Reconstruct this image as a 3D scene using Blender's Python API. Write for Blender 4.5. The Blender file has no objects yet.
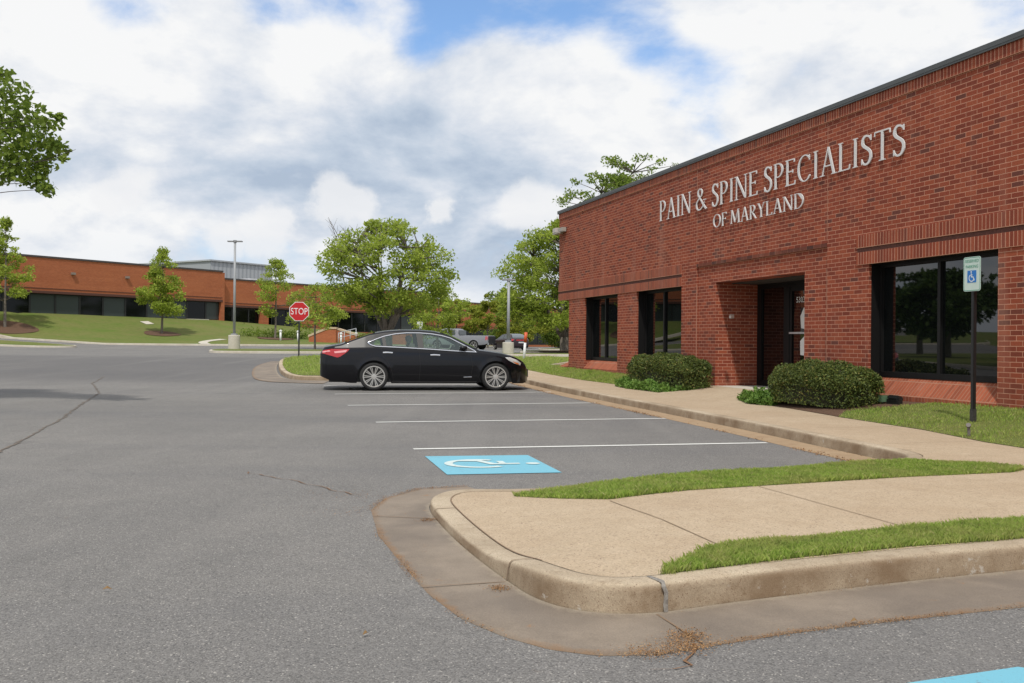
import bpy, bmesh, math, random
import numpy as np
from mathutils import Vector, Matrix
from mathutils.geometry import tessellate_polygon

sc = bpy.context.scene
R = math.radians
# ------------------------------------------------------------------ camera
cd = bpy.data.cameras.new('camera'); cam = bpy.data.objects.new('camera', cd)
sc.collection.objects.link(cam); sc.camera = cam
cd.sensor_width = 36.0; cd.lens = 36.0 * 970 / 1024
cd.clip_start = 0.05; cd.clip_end = 6000
cam.matrix_world = Matrix.Translation((0, 0, 1.15)) @ Matrix.Rotation(R(90) + 0.7/970, 4, 'X') @ Matrix.Rotation(0.0085, 4, 'Z')
# ------------------------------------------------------------------ exposure
sc.view_settings.view_transform = 'Standard'; sc.view_settings.look = 'None'
sc.view_settings.gamma = 1; sc.view_settings.exposure = 0.0
sc.view_settings.use_curve_mapping = False
# ------------------------------------------------------------------ sun
SUN_EL = 57.0
SUN_AZ = 187.0      # compass: 0 = +Y, clockwise; the sun stands behind the camera, a touch to the left
sl = bpy.data.lights.new('sun', 'SUN'); so = bpy.data.objects.new('sun', sl); sc.collection.objects.link(so)
sl.energy = 2.9; sl.angle = R(2.5); sl.color = (1.0, 0.955, 0.88)
sdir = Vector((math.sin(R(SUN_AZ))*math.cos(R(SUN_EL)), math.cos(R(SUN_AZ))*math.cos(R(SUN_EL)), math.sin(R(SUN_EL))))
so.rotation_euler = sdir.to_track_quat('Z', 'Y').to_euler(); so.location = (0, -5, 40)


class NT:
    """small helper to write node trees"""
    def __init__(self, tree): self.t = tree; self.n = tree.nodes; self.l = tree.links
    def node(self, typ, **kw):
        nd = self.n.new(typ)
        for k, v in kw.items():
            setattr(nd, k, v)
        return nd
    def put(self, sock, v):
        if hasattr(v, 'is_output') or isinstance(v, bpy.types.NodeSocket): self.l.new(v, sock)
        else:
            try: sock.default_value = v
            except Exception:
                sock.default_value = (v[0], v[1], v[2], 1.0)
    def m(self, op, a, b=None, c=None, clamp=False):
        nd = self.node('ShaderNodeMath', operation=op, use_clamp=clamp)
        self.put(nd.inputs[0], a)
        if b is not None: self.put(nd.inputs[1], b)
        if c is not None: self.put(nd.inputs[2], c)
        return nd.outputs[0]
    def vm(self, op, a, b=None):
        nd = self.node('ShaderNodeVectorMath', operation=op)
        self.put(nd.inputs[0], a)
        if b is not None: self.put(nd.inputs[1], b)
        return nd.outputs['Value'] if op in ('DOT_PRODUCT', 'LENGTH', 'DISTANCE') else nd.outputs[0]
    def mix(self, f, a, b, blend='MIX'):
        nd = self.node('ShaderNodeMix', data_type='RGBA', blend_type=blend)
        self.put(nd.inputs[0], f)
        for i, v in ((6, a), (7, b)):
            if isinstance(v, tuple) and len(v) == 3: v = v + (1.0,)
            self.put(nd.inputs[i], v)
        return nd.outputs[2]
    def noise(self, vec, scale, detail=4, rough=.55, dist=0.0):
        nd = self.node('ShaderNodeTexNoise')
        if vec is not None: self.l.new(vec, nd.inputs['Vector'])
        nd.inputs['Scale'].default_value = scale; nd.inputs['Detail'].default_value = detail
        nd.inputs['Roughness'].default_value = rough; nd.inputs['Distortion'].default_value = dist
        return nd.outputs[0]
    def ramp(self, f, stops, interp='LINEAR'):
        nd = self.node('ShaderNodeValToRGB'); cr = nd.color_ramp; cr.interpolation = interp
        while len(cr.elements) < len(stops): cr.elements.new(0.5)
        for e, (p, c) in zip(cr.elements, stops):
            e.position = p
            e.color = (c, c, c, 1) if isinstance(c, (int, float)) else tuple(c) + (1,)
        self.put(nd.inputs[0], f)
        return nd.outputs[0]
    def mr(self, v, a, b, c=0.0, d=1.0, smooth=False):
        nd = self.node('ShaderNodeMapRange', interpolation_type='SMOOTHSTEP' if smooth else 'LINEAR')
        self.put(nd.inputs[0], v)
        for i, x in zip((1, 2, 3, 4), (a, b, c, d)): nd.inputs[i].default_value = x
        return nd.outputs[0]


# ------------------------------------------------------------------ sky with broken cloud
w = bpy.data.worlds.new('World'); sc.world = w; w.use_nodes = True
N = NT(w.node_tree); N.n.clear()
sky = N.node('ShaderNodeTexSky', sky_type='NISHITA'); sky.sun_disc = False
sky.sun_elevation = R(SUN_EL); sky.sun_rotation = R(SUN_AZ)
sky.air_density = 1.0; sky.dust_density = 0.7; sky.ozone_density = 1.2; sky.altitude = 100
co = N.node('ShaderNodeTexCoord').outputs['Generated']
sep = N.node('ShaderNodeSeparateXYZ'); N.l.new(co, sep.inputs[0])
zz = N.m('MAXIMUM', sep.outputs[2], 0.0)
den = N.m('ADD', zz, 0.40)
cmb = N.node('ShaderNodeCombineXYZ')
N.l.new(N.m('DIVIDE', sep.outputs[0], den), cmb.inputs[0]); N.l.new(N.m('DIVIDE', sep.outputs[1], den), cmb.inputs[1])
cuv = cmb.outputs[0]


def blob(px, py, r, amt):
    """soft region of the sky around a direction, to place the clear and the thick parts"""
    v = Vector(((px - 512)/970, 1.0, (342 - py)/970)).normalized()
    d = N.vm('DISTANCE', co, (v.x, v.y, v.z))
    return N.m('MULTIPLY', N.mr(d, r, 0.0, 0.0, 1.0, True), amt)


base = N.noise(cuv, 2.1, 10, .58, .15)
big = N.noise(cuv, .9, 3, .5)
cover = N.m('ADD', N.m('MULTIPLY', base, 1.25), N.m('MULTIPLY', big, .25))
cover = N.m('ADD', cover, -.075)
for b in ((270, 4, .07, -.24), (340, 20, .06, -.20), (440, 4, .08, -.28), (530, 10, .08, -.24), (610, 18, .08, -.26), (660, 50, .07, -.24), (715, 68, .05, -.15), (120, -8, .09, -.24), (1010, 0, .08, -.2), (410, 50, .035, -.12),
          (350, 120, .16, .12), (500, 150, .16, .16), (420, 200, .14, .16), (600, 130, .12, .12), (330, 60, .06, .08), (200, 60, .16, .10), (440, 235, .12, -.05), (90, 190, .14, .1), (800, 60, .14, .12)):
    cover = N.m('ADD', cover, blob(*b))
mask = N.mr(cover, .42, .66, 0, 1, True)
# cloud shade: grey-blue undersides against bright tops
base2 = N.noise(N.vm('ADD', cuv, (0.03, 0.10, 0.0)), 2.1, 10, .58, .15)
shade = N.m('ADD', N.m('MULTIPLY', N.m('SUBTRACT', base, base2), 2.4), N.m('MULTIPLY', N.noise(cuv, 3.0, 9, .62, .2), .80))
shade = N.m('ADD', shade, .185)
for b in ((440, 215, .20, -.30), (250, 170, .17, -.26), (150, 90, .10, .10), (330, 90, .12, .12), (60, 30, .12, .12), (360, 175, .17, -.12), (60, 150, .12, -.08), (520, 150, .12, -.10), (120, 200, .08, -.12), (480, 265, .12, -.12),
          (560, 90, .2, .10), (720, 130, .18, .14), (900, 60, .25, .12), (60, 70, .15, .06), (30, 240, .15, .12), (250, 60, .16, .08)):
    shade = N.m('ADD', shade, blob(*b))
ccol = N.ramp(shade, [(.0, (.44, .53, .66)), (.22, (.56, .64, .75)), (.42, (.70, .75, .83)), (.58, (.83, .855, .895)), (.74, (.94, .945, .95))])
cc = N.mix(1.0, ccol, (10.8, 10.8, 10.8), 'MULTIPLY')
wn = N.node('ShaderNodeTexNoise'); N.l.new(co, wn.inputs['Vector']); wn.inputs['Scale'].default_value = 16; wn.inputs['Detail'].default_value = 7; wn.inputs['Roughness'].default_value = .6
wv = N.node('ShaderNodeVectorMath', operation='MULTIPLY_ADD'); N.l.new(wn.outputs[1], wv.inputs[0]); wv.inputs[1].default_value = (.075, .05, .055); wv.inputs[2].default_value = (-.0375, -.025, -.0275)
cw_ = N.vm('ADD', co, wv.outputs[0])
puff = None
for px, py, r_ in ((340, 203, .036), (326, 206, .028), (354, 206, .026), (530, 203, .036), (516, 207, .026), (546, 206, .026), (440, 213, .018), (434, 216, .014), (276, 222, .025), (262, 236, .03), (230, 243, .028), (130, 190, .026), (110, 196, .024)):
    v = Vector(((px - 512)/970, 1.0, (342 - py)/970)).normalized()
    d = N.mr(N.vm('DISTANCE', cw_, (v.x, v.y, v.z)), r_, r_*.45, 0, 1, True)
    puff = d if puff is None else N.m('MAXIMUM', puff, d)
skyc = N.mix(1.0, sky.outputs[0], (1.32, 1.68, 2.0), 'MULTIPLY')
haze = N.mr(sep.outputs[2], 0.0, .30, .85, .10)
skyc = N.mix(haze, skyc, (6.4, 7.4, 9.0))
c1 = N.mix(mask, skyc, cc)
c1 = N.mix(N.m('MULTIPLY', puff, .80), c1, (9.7, 9.75, 9.9))
low = N.mr(sep.outputs[2], .11, .0, 0, .75)
c1 = N.mix(low, c1, (8.2, 8.8, 9.6))
bg = N.node('ShaderNodeBackground'); bg.inputs[1].default_value = 0.092
N.l.new(c1, bg.inputs[0])
wo = N.node('ShaderNodeOutputWorld'); N.l.new(bg.outputs[0], wo.inputs[0])

# ------------------------------------------------------------------ material helpers
MATS = {}


def mat(name, color=None, rough=.8, metallic=0.0, spec=.5, coat=0.0):
    if name in MATS: return MATS[name]
    m = bpy.data.materials.new(name); m.use_nodes = True
    n = NT(m.node_tree); p = n.n['Principled BSDF']
    if color is not None: p.inputs['Base Color'].default_value = tuple(color) + (1,)
    p.inputs['Roughness'].default_value = rough; p.inputs['Metallic'].default_value = metallic
    p.inputs['Specular IOR Level'].default_value = spec
    p.inputs['Coat Weight'].default_value = coat
    MATS[name] = m; m['_'] = 1
    return m


def nm(m):
    n = NT(m.node_tree); return n, n.n['Principled BSDF']


def bump(n, p, h, strength=.3, dist=.01):
    b = n.node('ShaderNodeBump'); b.inputs['Strength'].default_value = strength; b.inputs['Distance'].default_value = dist
    n.l.new(h, b.inputs['Height']); n.l.new(b.outputs[0], p.inputs['Normal'])


def noisy(name, c1, c2, scale=8, rough=.85, bs=.2, bd=.005, detail=5, spec=.4, big=None, metallic=0.0):
    if name in MATS: return MATS[name]
    m = mat(name, c1, rough, metallic, spec); n, p = nm(m)
    g = n.node('ShaderNodeTexCoord').outputs['Object']
    f = n.noise(g, scale, detail)
    c = n.mix(n.mr(f, .3, .7), c1, c2)
    if big:
        f2 = n.noise(g, big, 3)
        c = n.mix(n.mr(f2, .3, .7, .0, .35), c, tuple(x*.6 for x in c1))
    n.l.new(c, p.inputs['Base Color']); bump(n, p, f, bs, bd)
    return m


def brick(name, kind='run', z0=0.0, a=None, mortar=(.62, .31, .205), dirt=True):
    """running bond, or 'soldier' with upright bricks starting at height z0"""
    if name in MATS: return MATS[name]
    m = mat(name, (.3, .1, .06), .88, 0, .25); n, p = nm(m)
    tc = n.node('ShaderNodeTexCoord')
    s = n.node('ShaderNodeSeparateXYZ'); n.l.new(tc.outputs['Object'], s.inputs[0])
    sn = n.node('ShaderNodeSeparateXYZ'); n.l.new(tc.outputs['Normal'], sn.inputs[0])
    fx = n.m('GREATER_THAN', n.m('ABSOLUTE', sn.outputs[0]), .6)
    u = n.m('ADD', n.m('MULTIPLY', s.outputs[0], n.m('SUBTRACT', 1.0, fx)), n.m('MULTIPLY', s.outputs[1], fx))
    v = n.m('SUBTRACT', s.outputs[2], z0)
    cb = n.node('ShaderNodeCombineXYZ')
    bt = n.node('ShaderNodeTexBrick')
    if kind == 'run':
        n.l.new(u, cb.inputs[0]); n.l.new(v, cb.inputs[1]); bt.offset = .5
    else:
        n.l.new(v, cb.inputs[0]); n.l.new(u, cb.inputs[1]); bt.offset = 0
    bt.squash_frequency = 1
    n.l.new(cb.outputs[0], bt.inputs['Vector'])
    bt.inputs['Scale'].default_value = 1; bt.inputs['Brick Width'].default_value = .2033; bt.inputs['Row Height'].default_value = .0678
    bt.inputs['Mortar Size'].default_value = .0052 if kind == 'run' else .0075; bt.inputs['Mortar Smooth'].default_value = .25; bt.inputs['Bias'].default_value = 0
    bt.inputs['Color1'].default_value = (0, 0, 0, 1); bt.inputs['Color2'].default_value = (1, 1, 1, 1); bt.inputs['Mortar'].default_value = (.5, .5, .5, 1)
    a = a or [(.0, (.125, .045, .034)), (.035, (.14, .046, .034)), (.055, (.185, .042, .024)), (.35, (.250, .052, .027)), (.65, (.295, .064, .031)), (1.0, (.35, .086, .040))]
    col = n.ramp(bt.outputs['Color'], a)
    g = tc.outputs['Object']
    n1 = n.noise(g, 1.3, 4); n2 = n.noise(g, 45, 3, .6)
    col = n.mix(n.mr(n2, .3, .7, 0, .28), col, (.16, .045, .026))
    mo = n.mix(n.mr(n.noise(g, 9, 3), .3, .7), mortar, tuple(x*.72 for x in mortar))
    col = n.mix(bt.outputs['Fac'], col, mo)
    col = n.mix(n.mr(n1, .35, .75, 0, .18), col, (.13, .045, .030))
    stm = n.node('ShaderNodeMapping'); stm.inputs['Scale'].default_value = (2.2, 2.2, .22); n.l.new(g, stm.inputs['Vector'])
    col = n.mix(n.m('MULTIPLY', n.mr(n.noise(stm.outputs[0], 1.0, 5, .65), .54, .70), .22), col, (.46, .26, .19))
    if dirt:   # splash stain low on the wall
        col = n.mix(n.m('MULTIPLY', n.mr(s.outputs[2], .75, .25, 0, .35), n.mr(n.noise(g, 3, 4), .35, .65)), col, (.20, .13, .10))
    n.l.new(col, p.inputs['Base Color'])
    h = n.m('ADD', n.m('SUBTRACT', 1.0, bt.outputs['Fac']), n.m('MULTIPLY', n2, .25))
    bump(n, p, h, .55, .006)
    return m


# ------------------------------------------------------------------ mesh helpers
def link(name, me, m=None, parent=None, smooth=False):
    o = bpy.data.objects.new(name, me); sc.collection.objects.link(o)
    if m: me.materials.append(m)
    if parent: o.parent = parent
    if smooth:
        me.polygons.foreach_set('use_smooth', [True]*len(me.polygons))
    me.update()
    return o


def tag(o, label=None, cat=None, group=None, kind=None):
    if label: o['label'] = label
    if cat: o['category'] = cat
    if group: o['group'] = group
    if kind: o['kind'] = kind
    return o


def empty(name, loc, rz=0, label=None, cat=None, group=None):
    o = bpy.data.objects.new(name, None); sc.collection.objects.link(o)
    o.location = loc; o.rotation_euler = (0, 0, rz); o.empty_display_size = .2
    return tag(o, label, cat, group)


class MB:
    def __init__(self): self.v = []; self.f = []
    def add(self, vs, fs):
        b = len(self.v); self.v += [tuple(x) for x in vs]; self.f += [tuple(i + b for i in f) for f in fs]; return self
    def box(self, x0, x1, y0, y1, z0, z1, M=None):
        vs = [Vector((x, y, z)) for z in (z0, z1) for y in (y0, y1) for x in (x0, x1)]
        if M is not None: vs = [M @ q for q in vs]
        return self.add(vs, [(0, 2, 3, 1), (4, 5, 7, 6), (0, 1, 5, 4), (2, 6, 7, 3), (0, 4, 6, 2), (1, 3, 7, 5)])
    def tube(self, pts, rad, n=8, caps=True):
        pts = [Vector(p) for p in pts]
        rad = rad if isinstance(rad, (list, tuple)) else [rad]*len(pts)
        b = len(self.v); prev = None
        for i, p in enumerate(pts):
            t = (pts[min(i+1, len(pts)-1)] - pts[max(i-1, 0)])
            if t.length < 1e-9: t = Vector((0, 0, 1))
            t.normalize()
            a = prev if prev is not None else (Vector((1, 0, 0)) if abs(t.x) < .9 else Vector((0, 1, 0)))
            a = (a - t*a.dot(t)).normalized(); prev = a; c = t.cross(a)
            for k in range(n):
                an = 2*math.pi*k/n
                self.v.append(tuple(p + (a*math.cos(an) + c*math.sin(an))*rad[i]))
        for i in range(len(pts)-1):
            for k in range(n):
                q = b + i*n; self.f.append((q+k, q+(k+1) % n, q+n+(k+1) % n, q+n+k))
        if caps:
            self.f.append(tuple(b+k for k in range(n))[::-1]); self.f.append(tuple(b+(len(pts)-1)*n+k for k in range(n)))
        return self
    def lathe(self, prof, n=24, M=None):
        b = len(self.v)
        for (r, z) in prof:
            for k in range(n):
                an = 2*math.pi*k/n; p = Vector((r*math.cos(an), r*math.sin(an), z))
                self.v.append(tuple(M @ p if M is not None else p))
        for i in range(len(prof)-1):
            for k in range(n):
                q = b+i*n; self.f.append((q+k, q+(k+1) % n, q+n+(k+1) % n, q+n+k))
        self.f.append(tuple(b+k for k in range(n))[::-1]); self.f.append(tuple(b+(len(prof)-1)*n+k for k in range(n)))
        return self
    def prism(self, poly, depth, M=None):
        """poly in local xz, extruded along y 0..depth"""
        n = len(poly)
        vs = [Vector((x, 0, z)) for x, z in poly] + [Vector((x, depth, z)) for x, z in poly]
        if M is not None: vs = [M @ q for q in vs]
        fs = [tuple(range(n)), tuple(range(2*n-1, n-1, -1))] + [(i, (i+1) % n, n+(i+1) % n, n+i) for i in range(n)]
        return self.add(vs, fs)
    def build(self, name, m, parent=None, smooth=False, bevel=0):
        me = bpy.data.meshes.new(name); me.from_pydata(self.v, [], self.f)
        bm = bmesh.new(); bm.from_mesh(me)
        if bevel:
            try: bmesh.ops.bevel(bm, geom=list(bm.edges), offset=bevel, segments=2, affect='EDGES', clamp_overlap=True)
            except Exception: pass
        bmesh.ops.recalc_face_normals(bm, faces=bm.faces); bm.to_mesh(me); bm.free()
        return link(name, me, m, parent, smooth)


def quads_mesh(name, V, k, m, parent=None):
    """V: (n*k,3) numpy vertices, every k of them one face"""
    n = len(V)//k
    me = bpy.data.meshes.new(name)
    me.vertices.add(len(V)); me.vertices.foreach_set('co', V.astype(np.float32).ravel())
    me.loops.add(n*k); me.loops.foreach_set('vertex_index', np.arange(n*k, dtype=np.int32))
    me.polygons.add(n); me.polygons.foreach_set('loop_start', np.arange(0, n*k, k, dtype=np.int32))
    me.polygons.foreach_set('loop_total', np.full(n, k, dtype=np.int32))
    me.update(calc_edges=True)
    return link(name, me, m, parent)


def sheet(name, poly, zf, step, m, parent=None, smooth=True, fall=False):
    """flat polygon cut into a grid and lifted onto the height function zf"""
    bm = bmesh.new()
    vs = [bm.verts.new((x, y, 0)) for x, y in poly]
    f = bm.faces.new(vs); bmesh.ops.triangulate(bm, faces=[f])
    xs = [p[0] for p in poly]; ys = [p[1] for p in poly]
    for ax, lo, hi in ((0, min(xs), max(xs)), (1, min(ys), max(ys))):
        t = math.ceil(lo/step)*step
        while t < hi:
            co_ = (t, 0, 0) if ax == 0 else (0, t, 0); no = (1, 0, 0) if ax == 0 else (0, 1, 0)
            bmesh.ops.bisect_plane(bm, geom=list(bm.verts)+list(bm.edges)+list(bm.faces), plane_co=co_, plane_no=no, dist=1e-5)
            t += step
    for v in bm.verts: v.co.z = zf(v.co.x, v.co.y)
    bmesh.ops.recalc_face_normals(bm, faces=bm.faces)
    if sum(f.normal.z for f in bm.faces) < 0: bmesh.ops.reverse_faces(bm, faces=bm.faces)
    me = bpy.data.meshes.new(name); bm.to_mesh(me); bm.free()
    return link(name, me, m, parent, smooth)


def resample(pts, n):
    P = [Vector((p[0], p[1])) for p in pts]; L = [0]
    for a, b in zip(P, P[1:]): L.append(L[-1] + (b-a).length)
    out = []
    for i in range(n):
        t = L[-1]*i/(n-1); j = 0
        while j < len(L)-2 and L[j+1] < t: j += 1
        f = (t-L[j])/max(L[j+1]-L[j], 1e-9); out.append(tuple(P[j].lerp(P[j+1], f)))
    return out


def smoothline(pts, it=2, closed=False):
    for _ in range(it):
        q = []
        n = len(pts)
        rng = range(n) if closed else range(n-1)
        if not closed: q.append(pts[0])
        for i in rng:
            a, b = pts[i], pts[(i+1) % n]
            q.append((a[0]*.75+b[0]*.25, a[1]*.75+b[1]*.25)); q.append((a[0]*.25+b[0]*.75, a[1]*.25+b[1]*.75))
        if not closed: q.append(pts[-1])
        pts = q
    return pts


def offset_line(pts, d, closed=False):
    """offset to the left of the travel direction"""
    n = len(pts); out = []
    for i in range(n):
        a = Vector(pts[(i-1) % n] if closed else pts[max(i-1, 0)]); b = Vector(pts[i]); c = Vector(pts[(i+1) % n] if closed else pts[min(i+1, n-1)])
        d1 = (b-a); d2 = (c-b)
        if d1.length < 1e-9: d1 = d2
        if d2.length < 1e-9: d2 = d1
        d1.normalize(); d2.normalize()
        n1 = Vector((-d1.y, d1.x)); n2 = Vector((-d2.y, d2.x)); m = (n1+n2)
        m = m.normalized() if m.length > 1e-6 else n1
        k = 1/max(m.dot(n1), .5)
        out.append((b.x+m.x*d*k, b.y+m.y*d*k))
    return out


def ribbon(name, A, B, zf, lift, m, parent=None, across=3):
    """strip between two polylines of equal length, with UV (metres along, 0..1 across)"""
    vs = []; fs = []; uv = []
    n = len(A); L = 0; Ls = []
    for i in range(n):
        if i: L += math.hypot(A[i][0]-A[i-1][0], A[i][1]-A[i-1][1])
        Ls.append(L)
        for k in range(across+1):
            t = k/across; x = A[i][0]*(1-t)+B[i][0]*t; y = A[i][1]*(1-t)+B[i][1]*t
            vs.append((x, y, zf(x, y)+(lift(t) if callable(lift) else lift))); uv.append((L, t))
    for i in range(n-1):
        for k in range(across):
            a = i*(across+1)+k; fs.append((a, a+1, a+across+2, a+across+1))
    me = bpy.data.meshes.new(name); me.from_pydata(vs, [], fs)
    bm = bmesh.new(); bm.from_mesh(me)
    if sum(f.normal.z for f in bm.faces) < 0: bmesh.ops.reverse_faces(bm, faces=bm.faces)
    bm.to_mesh(me); bm.free()
    ul = me.uv_layers.new(name='UVMap')
    for lp in me.loops: ul.data[lp.index].uv = uv[lp.vertex_index]
    return link(name, me, m, parent, True)


def kerb(name, pts, zf, m, closed=False, h=.13, w_=.15, hf=None):
    """kerb stone run: pts is the foot of the street face, body to the left of travel"""
    prof = [(0.0, -.12), (.010, .70), (.016, .88), (.028, .975), (.045, 1.0), (.7*w_, 1.0), (w_-.012, 1.0), (w_, .93), (w_, -.12)]
    rows = [offset_line(pts, o, closed) for o, _ in prof]
    n = len(pts); vs = []; fs = []
    for i in range(n):
        hh = hf(*rows[7][i]) if hf else h
        for j, (o, z) in enumerate(prof):
            x, y = rows[j][i]
            vs.append((x, y, zf(pts[i][0], pts[i][1]) + (z*hh if z > 0 else z)))
    k = len(prof)
    for i in range(n if closed else n-1):
        a = i*k; b = ((i+1) % n)*k
        for j in range(k-1): fs.append((a+j, a+j+1, b+j+1, b+j))
    if not closed: fs += [tuple(range(k)), tuple((n-1)*k+j for j in range(k))[::-1]]
    me = bpy.data.meshes.new(name); me.from_pydata(vs, [], fs)
    bm = bmesh.new(); bm.from_mesh(me); bmesh.ops.recalc_face_normals(bm, faces=bm.faces); bm.to_mesh(me); bm.free()
    return link(name, me, m, None, True)


def ss(a, b, x):
    t = min(1.0, max(0.0, (x-a)/(b-a))); return t*t*(3-2*t)


def interp(x, xs, ys):
    if x <= xs[0]: return ys[0]
    for i in range(1, len(xs)):
        if x <= xs[i]: return ys[i-1]+(ys[i]-ys[i-1])*(x-xs[i-1])/(xs[i]-xs[i-1])
    return ys[-1]


# ------------------------------------------------------------------ terrain
def G(x, y):
    """height of the ground: level near the camera, rising gently, with a lawn bank up to the far building"""
    z = interp(y, [22, 26, 32, 39, 46, 54, 62], [0, .03, .18, .36, .41, .43, .45])
    k = 1-ss(-12, -3, x)
    z += k*interp(y, [62, 72], [0, .24])
    z += .05*min(29, max(0, -x-31))*ss(52, 72, y)
    if y > 72 and x < 0:
        q = .836*(x+42.2)-.549*(y-80)
        d = max(q/.549, 0); lam = (y-72)/((y-72)+d+1e-6)
        b = interp(x, [-42, -30, -20, -10, -3, 0], [3.2, 3.0, 2.2, 1.2, .5, .45])
        z = z+(b-z)*ss(0, 1, min(lam, 1))
    return z


# building frame: local x runs along the facade away from the camera, local y comes out of the facade
TH = math.atan(283/970); CB, SB = math.cos(TH), math.sin(TH); DB = 9.63
def L2W(t, o): return (CB*(DB-o)-SB*t, SB*(DB-o)+CB*t)
def W2L(x, y): return (-SB*x+CB*y, DB-(CB*x+SB*y))
BROT = math.pi/2+TH
BORG = (CB*DB, SB*DB, 0)

# materials of the ground
def asphalt():
    m = mat('asphalt_worn', (.13, .13, .13), .9, 0, .35); n, p = nm(m)
    g = n.node('ShaderNodeTexCoord').outputs['Object']
    sx = n.node('ShaderNodeSeparateXYZ'); n.l.new(g, sx.inputs[0])
    vo = n.node('ShaderNodeTexVoronoi'); vo.inputs['Scale'].default_value = 165; n.l.new(g, vo.inputs['Vector'])
    sp = n.node('ShaderNodeSeparateColor'); n.l.new(vo.outputs['Color'], sp.inputs[0])
    stone = n.mr(sp.outputs[0], 0, 1, .55, 1.55)
    fine = n.noise(g, 60, 4, .7)
    mid = n.noise(g, 3.1, 6, .62)
    big = n.noise(g, .32, 5, .6, .5)
    stretch = n.node('ShaderNodeMapping'); stretch.inputs['Scale'].default_value = (.10, .9, 1); n.l.new(g, stretch.inputs['Vector'])
    band = n.noise(stretch.outputs[0], .5, 4, .55)
    c = n.mix(n.mr(big, .32, .68), (.156, .150, .142), (.205, .194, .180))
    c = n.mix(n.mr(mid, .35, .7, 0, .35), c, (.14, .135, .13))
    c = n.mix(n.m('MULTIPLY', n.mr(band, .50, .72), .40), c, (.105, .105, .112))
    c = n.mix(1.0, c, n.mr(sp.outputs[0], 0, 1, .66, 1.34), 'MULTIPLY')
    c = n.mix(n.m('GREATER_THAN', sp.outputs[1], .975), c, (.36, .34, .31))
    c = n.mix(n.m('MULTIPLY', n.m('GREATER_THAN', sp.outputs[2], .965), .6), c, (.04, .04, .045))
    # shadow lying over the cross aisle far left, painted into the asphalt colour
    dk = n.m('MULTIPLY', n.m('MULTIPLY', n.mr(sx.outputs[1], 24, 27, 0, 1, True), n.mr(sx.outputs[1], 46, 40, 0, 1, True)), n.mr(sx.outputs[0], -4, -10, 0, 1, True))
    c = n.mix(n.m('MULTIPLY', dk, .5), c, (.085, .082, .085))
    # rusty dirt scattered about
    rust = n.m('MULTIPLY', n.mr(n.noise(g, 2.3, 6, .75), .66, .74), n.mr(n.noise(g, .5, 3), .52, .62))
    c = n.mix(n.m('MULTIPLY', rust, .55), c, (.24, .13, .06))
    trk = n.node('ShaderNodeMapping'); trk.inputs['Rotation'].default_value = (0, 0, R(16)); trk.inputs['Scale'].default_value = (1.3, .05, 1); n.l.new(g, trk.inputs['Vector'])
    c = n.mix(n.m('MULTIPLY', n.mr(n.noise(trk.outputs[0], 1.0, 5, .6), .52, .68), .30), c, (.225, .215, .20))
    c = n.mix(n.m('MULTIPLY', n.mr(n.noise(g, 1.7, 7, .75), .58, .70), .30), c, (.10, .095, .09))
    # oil spots in the bays
    oil = n.mr(n.noise(g, .8, 4, .6), .66, .74)
    c = n.mix(n.m('MULTIPLY', oil, .35), c, (.07, .07, .07))
    n.l.new(c, p.inputs['Base Color'])
    h = n.m('ADD', n.m('MULTIPLY', vo.outputs['Distance'], -1.0), n.m('MULTIPLY', fine, .6))
    bump(n, p, h, .5, .004)
    return m


def grass_mat(name='lawn_grass', c1=(.085, .130, .022), c2=(.14, .19, .036), fine=30):
    m = mat(name, c1, .9, 0, .2); n, p = nm(m)
    g = n.node('ShaderNodeTexCoord').outputs['Object']
    f = n.noise(g, fine, 4, .7); b = n.noise(g, .35, 6, .7); md = n.noise(g, 3, 6, .75)
    c = n.mix(n.mr(f, .3, .7), c1, c2)
    c = n.mix(n.mr(b, .36, .62, 0, .85), c, (.17, .165, .055))
    c = n.mix(n.mr(md, .5, .75, 0, .5), c, (.045, .075, .013))
    n.l.new(c, p.inputs['Base Color']); bump(n, p, f, .8, .03)
    return m


def concrete_mat(name, a, b, speck=True, rough=.85, sc_=1.0, stain=(.30, .22, .14), sa=.35):
    m = mat(name, a, rough, 0, .35); n, p = nm(m)
    g = n.node('ShaderNodeTexCoord').outputs['Object']
    f = n.noise(g, 190*sc_, 2, .8); md = n.noise(g, 6, 6, .65); bg_ = n.noise(g, .9, 4, .6)
    vo = n.node('ShaderNodeTexVoronoi'); vo.inputs['Scale'].default_value = 95*sc_; n.l.new(g, vo.inputs['Vector'])
    sp = n.node('ShaderNodeSeparateColor'); n.l.new(vo.outputs['Color'], sp.inputs[0])
    c = n.mix(n.mr(md, .3, .7), a, b)
    c = n.mix(n.mr(bg_, .42, .66, 0, sa), c, stain)
    c = n.mix(n.m('MULTIPLY', n.mr(n.noise(g, 17, 6, .7), .56, .68), sa*.8), c, stain)
    if speck:
        c = n.mix(1.0, c, n.mr(sp.outputs[0], 0, 1, .84, 1.15), 'MULTIPLY')
        c = n.mix(n.m('GREATER_THAN', sp.outputs[1], .965), c, (.24, .17, .12))
    n.l.new(c, p.inputs['Base Color']); bump(n, p, n.m('ADD', f, vo.outputs['Distance']), .35, .003)
    return m


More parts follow.
